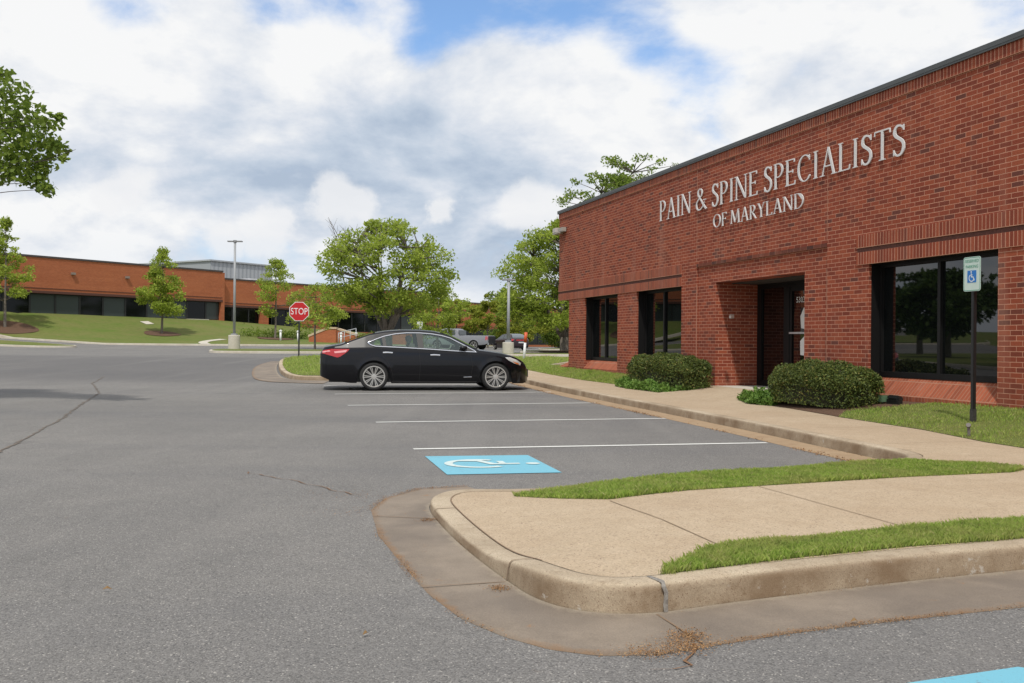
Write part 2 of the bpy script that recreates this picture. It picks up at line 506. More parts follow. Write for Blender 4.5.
M_asph = asphalt()
M_grass = grass_mat()
M_soil = noisy('soil', (.09, .06, .035), (.15, .10, .06), 40, .95, .6, .01)
M_walk = concrete_mat('pebbled_concrete', (.415, .320, .215), (.475, .375, .262), True, .85, 1.5, (.34, .24, .15), .3)
M_kerb = concrete_mat('kerb_concrete', (.42, .335, .235), (.51, .425, .31), True, .85, 2.4, (.20, .14, .085), .6)
def stain_low(m):
    n, p = nm(m); src = p.inputs['Base Color'].links[0].from_socket
    g = n.node('ShaderNodeTexCoord').outputs['Object']; s_ = n.node('ShaderNodeSeparateXYZ'); n.l.new(g, s_.inputs[0])
    gn = n.node('ShaderNodeNewGeometry'); sn_ = n.node('ShaderNodeSeparateXYZ'); n.l.new(gn.outputs['Normal'], sn_.inputs[0])
    side = n.mr(sn_.outputs[2], .85, .35)
    f = n.m('MULTIPLY', side, n.mr(n.noise(g, 3.0, 6, .7), .30, .62))
    c = n.mix(n.m('MULTIPLY', f, .80), src, (.17, .105, .055))
    sp_ = n.m('MULTIPLY', side, n.mr(n.noise(g, 11, 5, .75), .62, .68))
    c = n.mix(n.m('MULTIPLY', sp_, .7), c, (.48, .44, .38))
    n.l.new(c, p.inputs['Base Color'])
stain_low(M_kerb)
M_kerb2 = concrete_mat('pale_kerb_concrete', (.46, .42, .34), (.56, .52, .44), False)
M_pale = concrete_mat('pale_concrete', (.50, .46, .39), (.58, .54, .46), False, sa=.1)


def pan_mat(tan=False):
    m = mat('tan_gutter_concrete' if tan else 'gutter_concrete', (.2, .16, .12), .8, 0, .4); n, p = nm(m)
    tc = n.node('ShaderNodeTexCoord'); g = tc.outputs['Object']
    s = n.node('ShaderNodeSeparateXYZ'); n.l.new(tc.outputs['UV'], s.inputs[0]); v = s.outputs[1]
    md = n.noise(g, 5, 6, .65); f = n.noise(g, 150, 2, .7); bg_ = n.noise(g, 1.1, 5, .6, .4)
    c = n.mix(n.mr(md, .3, .7), (.205, .165, .125), (.265, .215, .165))
    c = n.mix(n.mr(bg_, .40, .62, 0, .75), c, (.145, .118, .095))
    vv = n.m('ADD', v, n.m('MULTIPLY', n.m('SUBTRACT', n.noise(g, 9, 6, .75), .5), .34))
    edge = n.m('MULTIPLY', n.mr(vv, .88, 1.0), n.mr(n.noise(g, 2.2, 5, .7), .38, .60))
    c = n.mix(n.m('MULTIPLY', edge, .75), c, (.26, .13, .045))
    c = n.mix(n.m('MULTIPLY', n.mr(v, .90, 1.0), .5), c, (.16, .115, .075))
    rust = n.mr(n.noise(g, 4.0, 6, .75, .6), .63, .70)
    c = n.mix(n.m('MULTIPLY', rust, .6), c, (.30, .15, .055))
    c = n.mix(n.m('MULTIPLY', n.mr(vv, .10, .0), .6), c, (.33, .28, .21))
    if tan: c = n.mix(.72, c, n.mix(n.mr(md, .3, .7), (.44, .31, .18), (.33, .21, .11)))
    c = n.mix(1.0, c, n.mr(f, .3, .7, .85, 1.15), 'MULTIPLY')
    n.l.new(c, p.inputs['Base Color']); bump(n, p, f, .25, .003)
    return m


M_pan = pan_mat(); M_pan2 = pan_mat(True)

# broad ground out to the horizon, kept below everything laid on it
def gz(x, y):
    r = math.hypot(x, y-40)
    if r > 220: return -1.2
    return G(max(min(x, 120), -120), max(min(y, 190), -30)) - .30 - 1.0*ss(150, 220, r)
gxs = sorted(set([-3000, -1200, -500, -260] + list(range(-160, 164, 5)) + [260, 500, 1200, 3000]))
gys = sorted(set([-3000, -1000, -300, -120] + list(range(-60, 230, 5)) + [300, 500, 1200, 4000]))
vs = [(x, y, gz(x, y)) for y in gys for x in gxs]; W_ = len(gxs)
fs = [(j*W_+i, j*W_+i+1, (j+1)*W_+i+1, (j+1)*W_+i) for j in range(len(gys)-1) for i in range(W_-1)]
me = bpy.data.meshes.new('ground'); me.from_pydata(vs, [], fs)
tag(link('ground', me, M_grass, None, True), kind='structure')

# asphalt: near lot, and the far lot on the right
lot = [(-75, -20), (14, -20), (14, 2), (60, 30), (60, 150), (-1.0, 150), (-8.5, 86.4), (-13.1, 76.1), (-18.9, 72.3), (-28, 72.2), (-31.8, 73.2), (-38.6, 73.2), (-75, 73.2)]
tag(sheet('parking_lot', lot, G, 2.0, M_asph), kind='structure')


# ------------------------------------------------------------------ foreground island and the walk along the building: one kerb run
loc_k = [(42, 1.0), (30, 1.55), (24.95, 1.95), (22.17, 2.19), (17.67, 2.55), (14.68, 2.76), (10.91, 3.08), (9.31, 3.27), (8.1, 3.38)]
kerb_pts = [L2W(*p) for p in loc_k]
kerb_pts += [(3.70, 8.98), (3.40, 8.72), (2.9, 8.40), (1.9, 7.86), (1.0, 7.42), (.35, 7.22), (-.08, 7.24), (-.40, 7.22), (-.54, 7.0), (-.575, 6.7), (-.50, 6.30),
             (-.31, 5.55), (-.14, 5.0), (0.0, 4.60), (.10, 4.34), (.24, 4.16), (.43, 4.08), (.64, 4.11), (.92, 4.26), (1.48, 4.51), (2.12, 4.78), (2.62, 4.96), (5, 5.9), (14, 9.2)]
kerb_pts = kerb_pts[:4]+smoothline(kerb_pts[4:-2], 2)+kerb_pts[-2:]
def kh(x, y):
    """full height along the bays and the front, dropped at the ramp round the tip"""
    if y > 8.6 or x > 1.6: return .13
    a = ss(4.6, 6.6, y)
    return .060+.070*ss(-.22-.1*a, .24+.9*a, x-.16*min(y-4.2, 1.2))
# travel direction far -> near keeps the walk on the left
kl = tag(kerb('kerb', kerb_pts, G, M_kerb, False, .13, .15, kh), kind='structure')
inner = offset_line(kerb_pts, .15)


def base_z(t):   # height where the ground meets the facade
    return interp(t, [8, 10.3, 11.5, 13, 15, 18.2, 20, 23, 27, 31], [.36, .36, .34, .31, .285, .285, .31, .37, .41, .42])
inL = [(45, .2), (26.94, .62), (21.26, .56), (18.66, .42), (15.83, .62), (12.15, 1.28), (9.9, 1.54), (8.49, 1.90), (7.93, 1.95), (2, 2.2), (-6, 2.4)]
def inner_out(t): return interp(t, [p[0] for p in inL[::-1]], [p[1] for p in inL[::-1]])


def walk_z(x, y):
    return G(x, y)+(kh(x, y) if (y < 9 and x < 2) else .13)-.002


walk = [inner[0]]+inner[1:]+[(14, 14), L2W(-6, .4)]+[L2W(9, .9), L2W(11.5, .6), L2W(14.9, .45), L2W(15.1, .0), L2W(18.1, .0), L2W(18.2, .40), L2W(21.3, .3), L2W(27, .3), L2W(45, 0)]
def walk_z2(x, y):
    t, o = W2L(x, y)
    z = walk_z(x, y)
    io = inner_out(t)+.3
    if t > 13 and 15.0 <= t <= 18.3 and o < 1.4:       # slopes up to the door sill
        z += (base_z(t)-z)*ss(1.4, .0, o)
    return z
tag(sheet('sidewalk', walk, walk_z2, .25, M_walk), kind='structure')

# joints in the walk
M_joint = mat('joint', (.22, .15, .095), .95)
def strip_line(pts, wd, zf, lift, m, name):
    P = resample(pts, max(2, int(sum(math.dist(a, b) for a, b in zip(pts, pts[1:]))/.12)+2))
    return ribbon(name, offset_line(P, wd/2), offset_line(P, -wd/2), zf, lift, m, None, 1)
jl = [[(.66, 6.47), (1.08, 4.85)], [(1.78, 6.97), (2.24, 5.4)], inner[next(i for i, p in enumerate(inner) if p[0] < .2 and p[1] < 7.3):next(i for i, p in enumerate(inner) if p[0] > .16 and p[1] < 5)]]
for t in (8.6, 10.4, 12.2, 14.0, 15.9, 17.8, 19.8, 21.8, 23.8):
    jl.append([L2W(t, inner_out(t)+.02), L2W(t, inner_out(t)+1.2)])
M_joint2 = mat('weathered_joint', (.29, .215, .14), .95)
js = [strip_line(j, .008, walk_z2, .004, M_joint if k == 2 else M_joint2, 'walk_joint') for k, j in enumerate(jl)]
for j in js: tag(j, kind='structure')

# gutter pans
ip = [p for p in kerb_pts]
a0 = min(range(len(ip)), key=lambda i: math.dist(ip[i], (-.10, 7.24)))
front = ip[a0:]
pan_out = [(-.35, 7.72), (-.72, 7.55), (-.92, 7.1), (-.95, 6.6), (-.78, 5.73), (-.55, 4.98), (-.37, 4.41), (-.20, 4.02), (-.02, 3.78), (.15, 3.63), (.33, 3.56), (.56, 3.58), (.79, 3.70), (1.12, 3.86), (1.64, 4.06), (2.25, 4.27), (4.9, 5.2), (13.8, 8.5)]
# cut both runs in sections that belong together
def between(line, p, q):
    i = min(range(len(line)), key=lambda k: math.dist(line[k], p)); j = min(range(len(line)), key=lambda k: math.dist(line[k], q)); return line[i:j+1]
secs = [((-.10, 7.24), (-.31, 5.55), (-.35, 7.72), (-.78, 5.73)), ((-.31, 5.55), (.24, 4.16), (-.78, 5.73), (-.02, 3.78)), ((.24, 4.16), (1.48, 4.51), (-.02, 3.78), (1.12, 3.86)), ((1.48, 4.51), (14, 9.2), (1.12, 3.86), (13.8, 8.5))]
A = []; B = []
for a, b, c, d in secs:
    A += resample(between(front, a, b), 24)[(1 if A else 0):]; B += resample(between(pan_out, c, d), 24)[(1 if B else 0):]
tag(ribbon('gutter', smoothline(A, 1), smoothline(B, 1), G, lambda t: .009-.008*t, M_pan, None, 6), kind='structure')
bay = [L2W(*p) for p in loc_k[1:]]+[(3.70, 8.98)]
bay = smoothline(bay, 1)
bo = offset_line(bay, -.36)
tag(ribbon('gutter', bay, bo, G, lambda t: .009-.007*t, M_pan2, None, 4), kind='structure')
for pts in ([(-.02, 4.62), (-.42, 4.52)], [(-.50, 6.25), (-.90, 6.35)], [(.62, 4.09), (.74, 3.70)]):
    tag(strip_line(pts, .009, G, .0095, M_joint, 'gutter_joint'), kind='structure')
# kerb end joints
M_crack = noisy('crack_grey', (.16, .14, .12), (.30, .28, .25), 60, .95)
def kerb_joint(p, q):
    """thin dark slot drawn over the kerb stone from its foot to its back"""
    a = Vector(p); b = Vector(q); d = (b-a).normalized(); s = Vector((-d.y, d.x))*.005
    h = kh(*q); b0 = G(*p)
    prof = [(-.003, .01), (.007, .70*h), (.013, .88*h+.001), (.026, .975*h+.002), (.045, h+.002), (.15, h+.002)]
    mbb = MB(); vs = []
    for o, z in prof:
        for k in (-1, 1): c = a+d*o+s*k; vs.append((c.x, c.y, b0+z))
    mbb.add(vs, [(2*i, 2*i+1, 2*i+3, 2*i+2) for i in range(len(prof)-1)])
    return mbb.build('kerb_joint', M_joint)
for p, q in (((-.015, 4.64), (.14, 4.70)), ((-.505, 6.32), (-.35, 6.36)), ((3.78, 9.46), (3.93, 9.50))):
    tag(kerb_joint(p, q), kind='structure')


def leaf_mat(name, stops, tl=.35, rough=.6):
    m = mat(name, stops[0][1], rough, 0, .3); n, p = nm(m)
    rnd = n.node('ShaderNodeNewGeometry').outputs['Random Per Island']
    g = n.node('ShaderNodeTexCoord').outputs['Object']
    c = n.ramp(rnd, stops)
    c = n.mix(n.mr(n.noise(g, 1.1, 3), .4, .65, 0, .45), c, tuple(x*.62 for x in stops[0][1]))
    n.l.new(c, p.inputs['Base Color'])
    tr = n.node('ShaderNodeBsdfTranslucent'); n.l.new(c, tr.inputs['Color'])
    mx = n.node('ShaderNodeMixShader'); mx.inputs[0].default_value = tl
    out = n.n['Material Output']; n.l.new(p.outputs[0], mx.inputs[1]); n.l.new(tr.outputs[0], mx.inputs[2]); n.l.new(mx.outputs[0], out.inputs[0])
    return m
def leaf_quads(C, size, rg, flat=.35, shape=1.7):
    n = len(C)
    nrm = rg.normal(size=(n, 3)); nrm[:, 2] += flat*2; nrm /= np.linalg.norm(nrm, axis=1)[:, None]
    a = rg.normal(size=(n, 3)); a -= nrm*(a*nrm).sum(1)[:, None]; a /= np.linalg.norm(a, axis=1)[:, None]
    b = np.cross(nrm, a); s = size*rg.uniform(.55, 1.2, n)[:, None]/2
    V = np.zeros((n, 4, 3)); V[:, 0] = C-a*s*shape*.7; V[:, 1] = C+b*s*.62; V[:, 2] = C+a*s*shape*.7; V[:, 3] = C-b*s*.62+nrm*s*.15
    return V.reshape(-1, 3)


def kerb_patch(p, q, hw, seed, z_lo=.0, z_hi=1.0):
    """ragged spalled patch on the face and top of the kerb"""
    rg = random.Random(seed); a = Vector(p); b = Vector(q); d = (b-a).normalized(); s = Vector((-d.y, d.x))
    h = kh(*q); b0 = G(*q); prof = [(-.002, .01), (.003, .30*h), (.007, .70*h), (.012, .88*h), (.025, .975*h+.001), (.045, h+.001), (.09, h+.001), (.14, h+.001)]
    prof = [f for i, f in enumerate(prof) if z_lo <= i/7 <= z_hi]
    vs = []; mbb = MB()
    for o, z in prof:
        w0 = hw*rg.uniform(.35, 1.2); w1 = hw*rg.uniform(.35, 1.2)
        for k in (-w0, w1): c = a+d*o+s*k; vs.append((c.x, c.y, b0+z+.0012))
    mbb.add(vs, [(2*i, 2*i+1, 2*i+3, 2*i+2) for i in range(len(prof)-1)])
    return tag(mbb.build('kerb_patch', M_crack), kind='structure')
def on_kerb(x):
    i = min(range(len(kerb_pts)), key=lambda k: abs(kerb_pts[k][0]-x)+(9 if kerb_pts[k][1] > 5.8 else 0)); a = Vector(kerb_pts[i-1]); b = Vector(kerb_pts[i+1]); d = (b-a).normalized()
    p = Vector(kerb_pts[i]); return (p.x, p.y), (p.x-d.y*.15, p.y+d.x*.15)
kerb_patch((.665, 4.12), (.60, 4.255), .016, 3)

# ------------------------------------------------------------------ grass: blades where the camera can make them out
def blade_mat():
    m = mat('grass_blades', (.10, .16, .02), .75, 0, .25); n, p = nm(m)
    rnd = n.node('ShaderNodeNewGeometry').outputs['Random Per Island']
    c = n.ramp(rnd, [(0, (.24, .36, .06)), (.45, (.38, .52, .10)), (.85, (.48, .58, .14)), (1.0, (.62, .54, .28))])
    gg = n.node('ShaderNodeTexCoord').outputs['Object']
    c = n.mix(n.mr(n.noise(gg, 2.6, 5, .65), .44, .68, 0, .75), c, (.48, .47, .17))
    c = n.mix(n.mr(n.noise(gg, 6.0, 4, .65), .50, .70, 0, .6), c, (.17, .26, .05))
    n.l.new(c, p.inputs['Base Color'])
    tr = n.node('ShaderNodeBsdfTranslucent'); n.l.new(c, tr.inputs['Color'])
    mx = n.node('ShaderNodeMixShader'); mx.inputs[0].default_value = .5
    out = n.n['Material Output']; n.l.new(p.outputs[0], mx.inputs[1]); n.l.new(tr.outputs[0], mx.inputs[2]); n.l.new(mx.outputs[0], out.inputs[0])
    return m
M_blade = blade_mat()


def in_poly(px, py, poly):
    c = np.zeros(len(px), bool); n = len(poly)
    for i in range(n):
        x1, y1 = poly[i]; x2, y2 = poly[(i+1) % n]
        if y1 == y2: continue
        cond = ((y1 > py) != (y2 > py)) & (px < (x2-x1)*(py-y1)/(y2-y1)+x1)
        c ^= cond
    return c


def blades(name, poly, zf, count, h, wd, seed=1, lean=.95):
    rg = np.random.default_rng(seed)
    xs = [p[0] for p in poly]; ys = [p[1] for p in poly]
    px = rg.uniform(min(xs), max(xs), count*6); py = rg.uniform(min(ys), max(ys), count*6)
    k = in_poly(px, py, poly); px = px[k][:count]; py = py[k][:count]; n = len(px)
    z = np.array([zf(a, b) for a, b in zip(px, py)])
    px = px+rg.normal(size=n)*.012; py = py+rg.normal(size=n)*.012
    a = rg.uniform(0, 2*np.pi, n); b = rg.uniform(0, 2*np.pi, n)
    patch = .78+.35*np.sin(px*3.1+py*1.7)*np.sin(py*2.3-px)+.12*np.sin(px*11)*np.sin(py*9)
    hh = h*rg.uniform(.45, 1.15, n)*patch; ln = hh*lean*rg.uniform(.1, 1.0, n)
    V = np.zeros((n, 4, 3))
    dx = np.cos(a)*wd/2; dy = np.sin(a)*wd/2
    V[:, 0] = np.stack([px-dx, py-dy, z-.005], 1); V[:, 1] = np.stack([px+dx, py+dy, z-.005], 1)
    mx_ = px+np.cos(b)*ln*.35; my_ = py+np.sin(b)*ln*.35
    V[:, 2] = np.stack([mx_+dx*.7, my_+dy*.7, z+hh*.6], 1)
    V[:, 3] = np.stack([px+np.cos(b)*ln, py+np.sin(b)*ln, z+hh], 1)
    return quads_mesh(name, V.reshape(-1, 3), 4, M_blade)


def lawn(poly, zf, count, h, wd, seed, step=.5, nblade='grass'):
    tag(sheet('lawn', poly, zf, step, M_grass), kind='structure')
    if count:
        return tag(blades(nblade, poly, zf, count, h, wd, seed), 'short green grass growing over the lawns', 'grass', kind='stuff')


up = lambda x, y: walk_z2(x, y)+.004
# far strip between island walk and bays
strip_far = [(.02, 6.86), (.35, 6.68), (.67, 6.53), (.9, 6.62), (1.73, 6.97), (3.04, 7.53), (4.08, 7.88), (4.26, 8.06), (4.14, 8.30), (3.55, 8.50), (2.95, 8.22), (1.93, 7.68), (1.03, 7.25), (.40, 7.03), (.14, 6.96), (.03, 6.90)]
strip_far_b = strip_far[:9]+[(3.50, 8.60), (2.92, 8.34), (1.90, 7.82), (1.01, 7.38), (.42, 7.16), (.2, 7.02), (.03, 6.90)]
lawn(strip_far, up, 0, .034, .0040, 3, .25)
tag(blades('grass', strip_far_b, up, 64000, .036, .0040, 3), 'short green grass growing over the lawns', 'grass', kind='stuff')
strip_near = [(.66, 4.28), (.78, 4.50), (.95, 4.74), (1.12, 4.90), (1.5, 5.10), (2.17, 5.38), (3.0, 5.67), (5.2, 6.5), (5.4, 6.2), (2.55, 5.10), (2.05, 4.94), (1.42, 4.67), (.92, 4.42), (.74, 4.32)]
lawn(strip_near, up, 64000, .040, .0036, 4, .25)


def bank_z(x, y):
    """ground between the walk and the facade, rising to the brick"""
    t, o = W2L(x, y); io = inner_out(t); o2 = max(0.0, min(1.0, o/max(io, .05)))
    zw = G(x, y)+.13; zb = base_z(t)
    return zb+(zw+.004-zb)*o2**1.3
right_lawn = [L2W(11.9, 1.33), L2W(11.0, 1.42), L2W(9.9, 1.54), L2W(8.49, 1.90), L2W(7.93, 1.95), L2W(2, 2.2), L2W(-6, 2.4), L2W(-6, 0), L2W(8, 0), L2W(11.6, 0), L2W(11.75, .5), L2W(12.2, 1.0)]
lawn(right_lawn, bank_z, 60000, .040, .008, 5, .4)
mulch = [L2W(15.05, .0), L2W(15.05, .85), L2W(13.6, 1.02), L2W(12.15, 1.27), L2W(11.88, 1.33), L2W(12.2, 1.0), L2W(11.75, .5), L2W(11.6, 0)]
M_mulch = noisy('bark_mulch', (.075, .038, .022), (.15, .085, .05), 55, .95, .9, .02)
tag(sheet('mulch_bed', mulch, bank_z, .3, M_mulch), 'brown bark mulch under the shrubs by the door', 'mulch', kind='stuff')
left_lawn = [L2W(18.15, .0), L2W(18.15, .40), L2W(21.26, .56), L2W(26.94, .62), L2W(33, .45), L2W(33, -.3), L2W(27.9, -.3), L2W(27.9, 0)]
lawn(left_lawn, bank_z, 26000, .05, .010, 6, .5)

# ------------------------------------------------------------------ more islands in the lot
def island(name, pts, blades_n=0, m=M_kerb2, h=.13, closed=True, bh=.06, bw=.01, seed=9, step=1.0):
    P = smoothline(pts, 2, True)
    ar = sum(a[0]*b[1]-b[0]*a[1] for a, b in zip(P, P[1:]+P[:1]))
    if ar < 0: P = P[::-1]
    tag(kerb('kerb', P, G, m, True, h, .16), kind='structure')
    inn = offset_line(P, .15, True)
    f = lambda x, y: G(x, y)+h+.004
    lawn(inn, f, blades_n, bh, bw, seed, step)
    return P


isl_stop = island('a', [(-5.4, 26.6), (-6.1, 26.8), (-7.0, 29.3), (-8.2, 34.0), (-8.95, 37.6), (-8.75, 39.6), (-7.7, 40.2), (-1.4, 41.6), (3.3, 42.4), (3.2, 39.4), (1.3, 34.0), (.2, 29.4), (-.4, 27.9), (-1.6, 27.3)], 30000, M_kerb, bh=.09, bw=.02)
# gutter pan at its left side
ga = [(-5.0, 26.55), (-6.2, 26.75), (-7.05, 29.2), (-8.25, 33.95), (-8.98, 37.6)]
gb = [(-4.9, 25.2), (-6.8, 25.9), (-7.8, 29.0), (-9.0, 33.9), (-9.3, 37.5)]
tag(ribbon('gutter', resample(smoothline(ga, 2), 24), resample(smoothline(gb, 2), 24), G, .012, M_pan, None, 3), kind='structure')
island('b', [(-15.5, 51.5), (-16.9, 53.8), (-18.6, 60.2), (-18.0, 62.3), (-15.5, 62.6), (-4.0, 61.0), (-3.6, 57.5), (-3.8, 54.2), (-7.0, 53.6), (-11, 53.2)], 0, M_kerb2)
island('c', [(-80, 62.5), (-45, 63.0), (-31, 64.3), (-29.4, 65.6), (-30.2, 67.2), (-33, 68.6), (-45, 70.3), (-80, 71.5)], 0, M_kerb2)
island('d', [(-1.3, 49.2), (-1.8, 51.5), (-1.2, 53.2), (2.5, 54.2), (9, 55.5), (9.5, 52.2), (3, 50.0)], 0, M_kerb2)
island('e', [(.6, 60.5), (.4, 64), (1.0, 71), (9, 73), (16, 72), (15, 62)], 0, M_kerb2)
island('f', [(2.6, 84), (2.4, 96), (18, 99), (18, 85)], 0, M_kerb2)
island('g', [(-9.7, 14.6), (-10.6, 13.9), (-12.8, 14.2), (-13.2, 17.8), (-12.0, 18.8), (-10.7, 18.4)], 0, M_kerb2)
island('h', [(-19.5, 24), (-22.8, 34), (-28, 44), (-36, 52), (-72, 52), (-72, 24)], 0, M_kerb2, step=2.0)
# a cross walk beyond the first island, right of the car
cw = [(.2, 43.4), (12, 45.5), (12, 47.6), (.2, 45.4)]
tag(sheet('path', cw, lambda x, y: G(x, y)+.03, 1.0, M_pale), kind='structure')

# lawn bank in front of the far building, with its kerb
bk = [(-80, 73.2), (-38.6, 73.2), (-34.95, 73.4), (-31.8, 73.15), (-28, 72.0), (-18.85, 72.0), (-13.1, 76.1), (-8.2, 86.3), (-1.0, 150)]
tag(kerb('kerb', smoothline(bk, 1)[::1], G, M_kerb2, False, .14, .18), kind='structure')
bi = offset_line(smoothline(bk, 1), .17)
bank = bi+[(40, 190), (-80, 190)]
tag(sheet('lawn', bank, lambda x, y: G(x, y)+.13, 2.0, M_grass), kind='structure')
# little path climbing the bank
pp = smoothline([(-22.8, 72.3), (-23.6, 74.5), (-24.6, 77.0), (-24.9, 79.5), (-24.4, 82)], 2)
tag(ribbon('path', offset_line(pp, .35), offset_line(pp, -.35), G, .15, M_pale, None, 2), kind='structure')
tag(sheet('utility_cover', [(-33.4, 87.0), (-32.5, 86.2), (-32.1, 87.0), (-33.0, 87.9)], lambda x, y: G(x, y)+.16, 2, M_pale), 'flat pale concrete utility cover in the far lawn', 'cover')

# ------------------------------------------------------------------ markings
def paint(name, col, wear=.5):
    m = mat(name, col, .7, 0, .4); n, p = nm(m)
    g = n.node('ShaderNodeTexCoord').outputs['Object']
    f = n.noise(g, 55, 5, .7); b = n.noise(g, 3, 4, .6)
    k = n.mr(n.m('ADD', f, n.m('MULTIPLY', b, .45)), .80, .96, 0, wear)
    c = n.mix(k, col, (.17, .165, .16)); n.l.new(c, p.inputs['Base Color']); bump(n, p, f, .3, .003)
    return m
M_wp = paint('white_road_paint', (.68, .68, .64), .75)
M_bp = paint('blue_road_paint', (.165, .44, .55), .65)
M_ws = paint('faded_white_symbol', (.56, .66, .64), .7)
for a, b in (((-1.04, 10.33), (2.98, 11.30)), ((-1.91, 13.70), (2.36, 14.85)), ((-2.91, 17.24), (1.60, 18.55)), ((-3.80, 20.85), (.95, 22.45)), ((-4.7, 24.3), (.0, 25.9))):
    tag(strip_line([a, b], .095, G, .005, M_wp, 'bay_line'), kind='structure')


def symbol(cx, cy, ux, vx, S, seed):
    """wheelchair symbol on the ground: u runs from foot to head of the figure"""
    def stroke(pts, wd):
        P = [(cx+(ux[0]*u+vx[0]*v)*S, cy+(ux[1]*u+vx[1]*v)*S) for u, v in pts]
        return P, wd*S
    mb = MB()
    def rib(P, wd, lift):
        a = offset_line(P, wd/2); b = offset_line(P, -wd/2); n = len(P)
        mb.add([(x, y, G(x, y)+lift) for x, y in a]+[(x, y, G(x, y)+lift) for x, y in b], [(i, i+1, n+i+1, n+i) for i in range(n-1)])
    arc = [(-.10+.27*math.cos(t), .02+.27*math.sin(t)) for t in [R(55)+i*R(250)/22 for i in range(23)]]
    rib(*stroke(arc, .075), .0092)
    rib(*stroke([(.27, -.03), (.02, -.03), (-.06, .20), (-.26, .24)], .075), .0100)
    rib(*stroke([(.12, -.02), (.12, .15)], .06), .0108)
    hd = [(.39+.065*math.cos(t), -.04+.065*math.sin(t)) for t in [i*math.pi/8 for i in range(16)]]
    P, _ = stroke(hd, 1); mb.add([(x, y, G(x, y)+.0096) for x, y in P], [tuple(range(16))])
    return mb.build('wheelchair_symbol', M_ws)
bx = [(-.86, 9.68), (.17, 9.86), (.45, 8.56), (-.55, 8.36)]
tag(sheet('blue_bay_marking', bx, lambda x, y: G(x, y)+.005, 1, M_bp), kind='structure')
tag(symbol(-.20, 9.12, (.97, .20), (-.22, .97), 1.05, 1), kind='structure')
bx2 = [(1.0, 3.14), (1.38, 3.305), (1.82, 3.47), (2.10, 3.30), (2.2, 2.4), (1.0, 2.3)]
tag(sheet('blue_bay_marking', bx2, lambda x, y: G(x, y)+.005, 1, M_bp), kind='structure')

# loose orange grit lying along the gutter edge, and against the kerb foot
def grit(line, n, spread, size, seed, mm, clump=1.0):
    rg = np.random.default_rng(seed); P = np.array(resample(line, 400)); i = rg.integers(0, 399, n*4); t = rg.random(n*4)
    q = P[i]*(1-t[:, None])+P[i+1]*t[:, None]
    k = (np.sin(i*.11+seed)+np.sin(i*.047+2)+.9*np.sin(i*.31)) > rg.normal(size=n*4)*.8+clump
    q = q[k][:n]; m = len(q); q = q+rg.normal(size=(m, 2))*spread
    z = np.array([G(a, b) for a, b in q])+.006+rg.random(m)*.004
    return quads_mesh('grit', leaf_quads(np.column_stack([q, z]), size, rg, 1.2, 1.2), 4, mm)
M_grit = leaf_mat('orange_grit', [(0, (.17, .085, .035)), (.6, (.30, .15, .055)), (1, (.42, .27, .13))], 0.0)
for ln, n_, sp_, sz_, sd_, cl_ in ((pan_out, 8000, .018, .0085, 1, .2), (front, 1600, .012, .008, 2, 1.0), (bo, 1800, .05, .022, 3, .6), (bay, 700, .02, .02, 4, .8)):
    tag(grit(ln, n_, sp_, sz_, sd_, M_grit, cl_), 'orange brown grit and pine litter along the gutters', 'grit', kind='stuff')
for cx, cy, r_, n_, sd_ in ((-.05, 4.50, .028, 300, 5), (-.52, 6.2, .035, 300, 6), (.70, 3.80, .045, 700, 7), (.66, 3.66, .05, 700, 8), (.52, 3.60, .05, 400, 11), (-1.22, 7.2, .18, 260, 9), (-1.0, 6.5, .12, 150, 10)):
    rg = np.random.default_rng(sd_); q = rg.normal(size=(n_, 2))*r_+np.array([cx, cy]); z = np.full(n_, .010)+rg.random(n_)*.004
    tag(quads_mesh('grit', leaf_quads(np.column_stack([q, z]), .0085, rg, 1.2, 1.2), 4, M_grit), 'orange brown grit and pine litter along the gutters', 'grit', kind='stuff')

# ragged cracks with dirt in them
M_dirt = noisy('orange_dirt', (.16, .085, .045), (.24, .13, .06), 30, .95)
M_dirt2 = noisy('brown_dirt', (.13, .105, .082), (.18, .155, .13), 5, .95)
def crack(pts, wd, seed, m=M_dirt):
    rg = random.Random(seed); P = resample(pts, int(sum(math.dist(a, b) for a, b in zip(pts, pts[1:]))/.10)+3)
    j = [(x+rg.uniform(-1, 1)*.025, y+rg.uniform(-1, 1)*.025) for x, y in P]
    a = [(x-rg.uniform(.05, .5)*wd, y) for x, y in j]; b = [(x+rg.uniform(.05, .5)*wd, y) for x, y in j]
    return tag(ribbon('pavement_crack', a, b, G, .006, m, None, 1), kind='structure')
crack([(-11.6, 27.6), (-10.6, 24.5), (-8.74, 20.6), (-7.6, 17.2), (-6.4, 13.8), (-5.15, 9.77), (-4.9, 8.6)], .05, 1, M_dirt2)
crack([(-2.3, 8.4), (-1.6, 7.75), (-1.15, 7.2), (-.85, 7.15)], .018, 2)
crack([(.70, 3.70), (.64, 3.45), (.5, 3.42)], .03, 5)
def leaf(x, y, s, a, n=1):
    m = MB(); c, d = math.cos(a)*s, math.sin(a)*s; z = G(x, y)
    m.add([(x-c, y-d, z+.012), (x-d*.4, y+c*.4, z+.02), (x+c, y+d, z+.010), (x+d*.4, y-c*.4, z+.018), (x, y, z+.028)], [(0, 1, 4), (1, 2, 4), (2, 3, 4), (3, 0, 4)])
    return m.build('fallen_leaf', mat('dry_leaf', (.22, .13, .05), .8))
for i, (x, y, s, a, lb) in enumerate([(-1.83, 4.41, .022, .3, 'curled tan leaf lying on open asphalt at the left'), (-.56, 3.77, .018, 1.1, 'small dry leaf on the asphalt near the curved gutter'), (1.42, 4.0, .022, .5, 'pale dry leaf at the edge of the gutter in front of the island')]):
    tag(leaf(x, y, s, a), lb, 'leaf', 'dry leaves on the pavement')

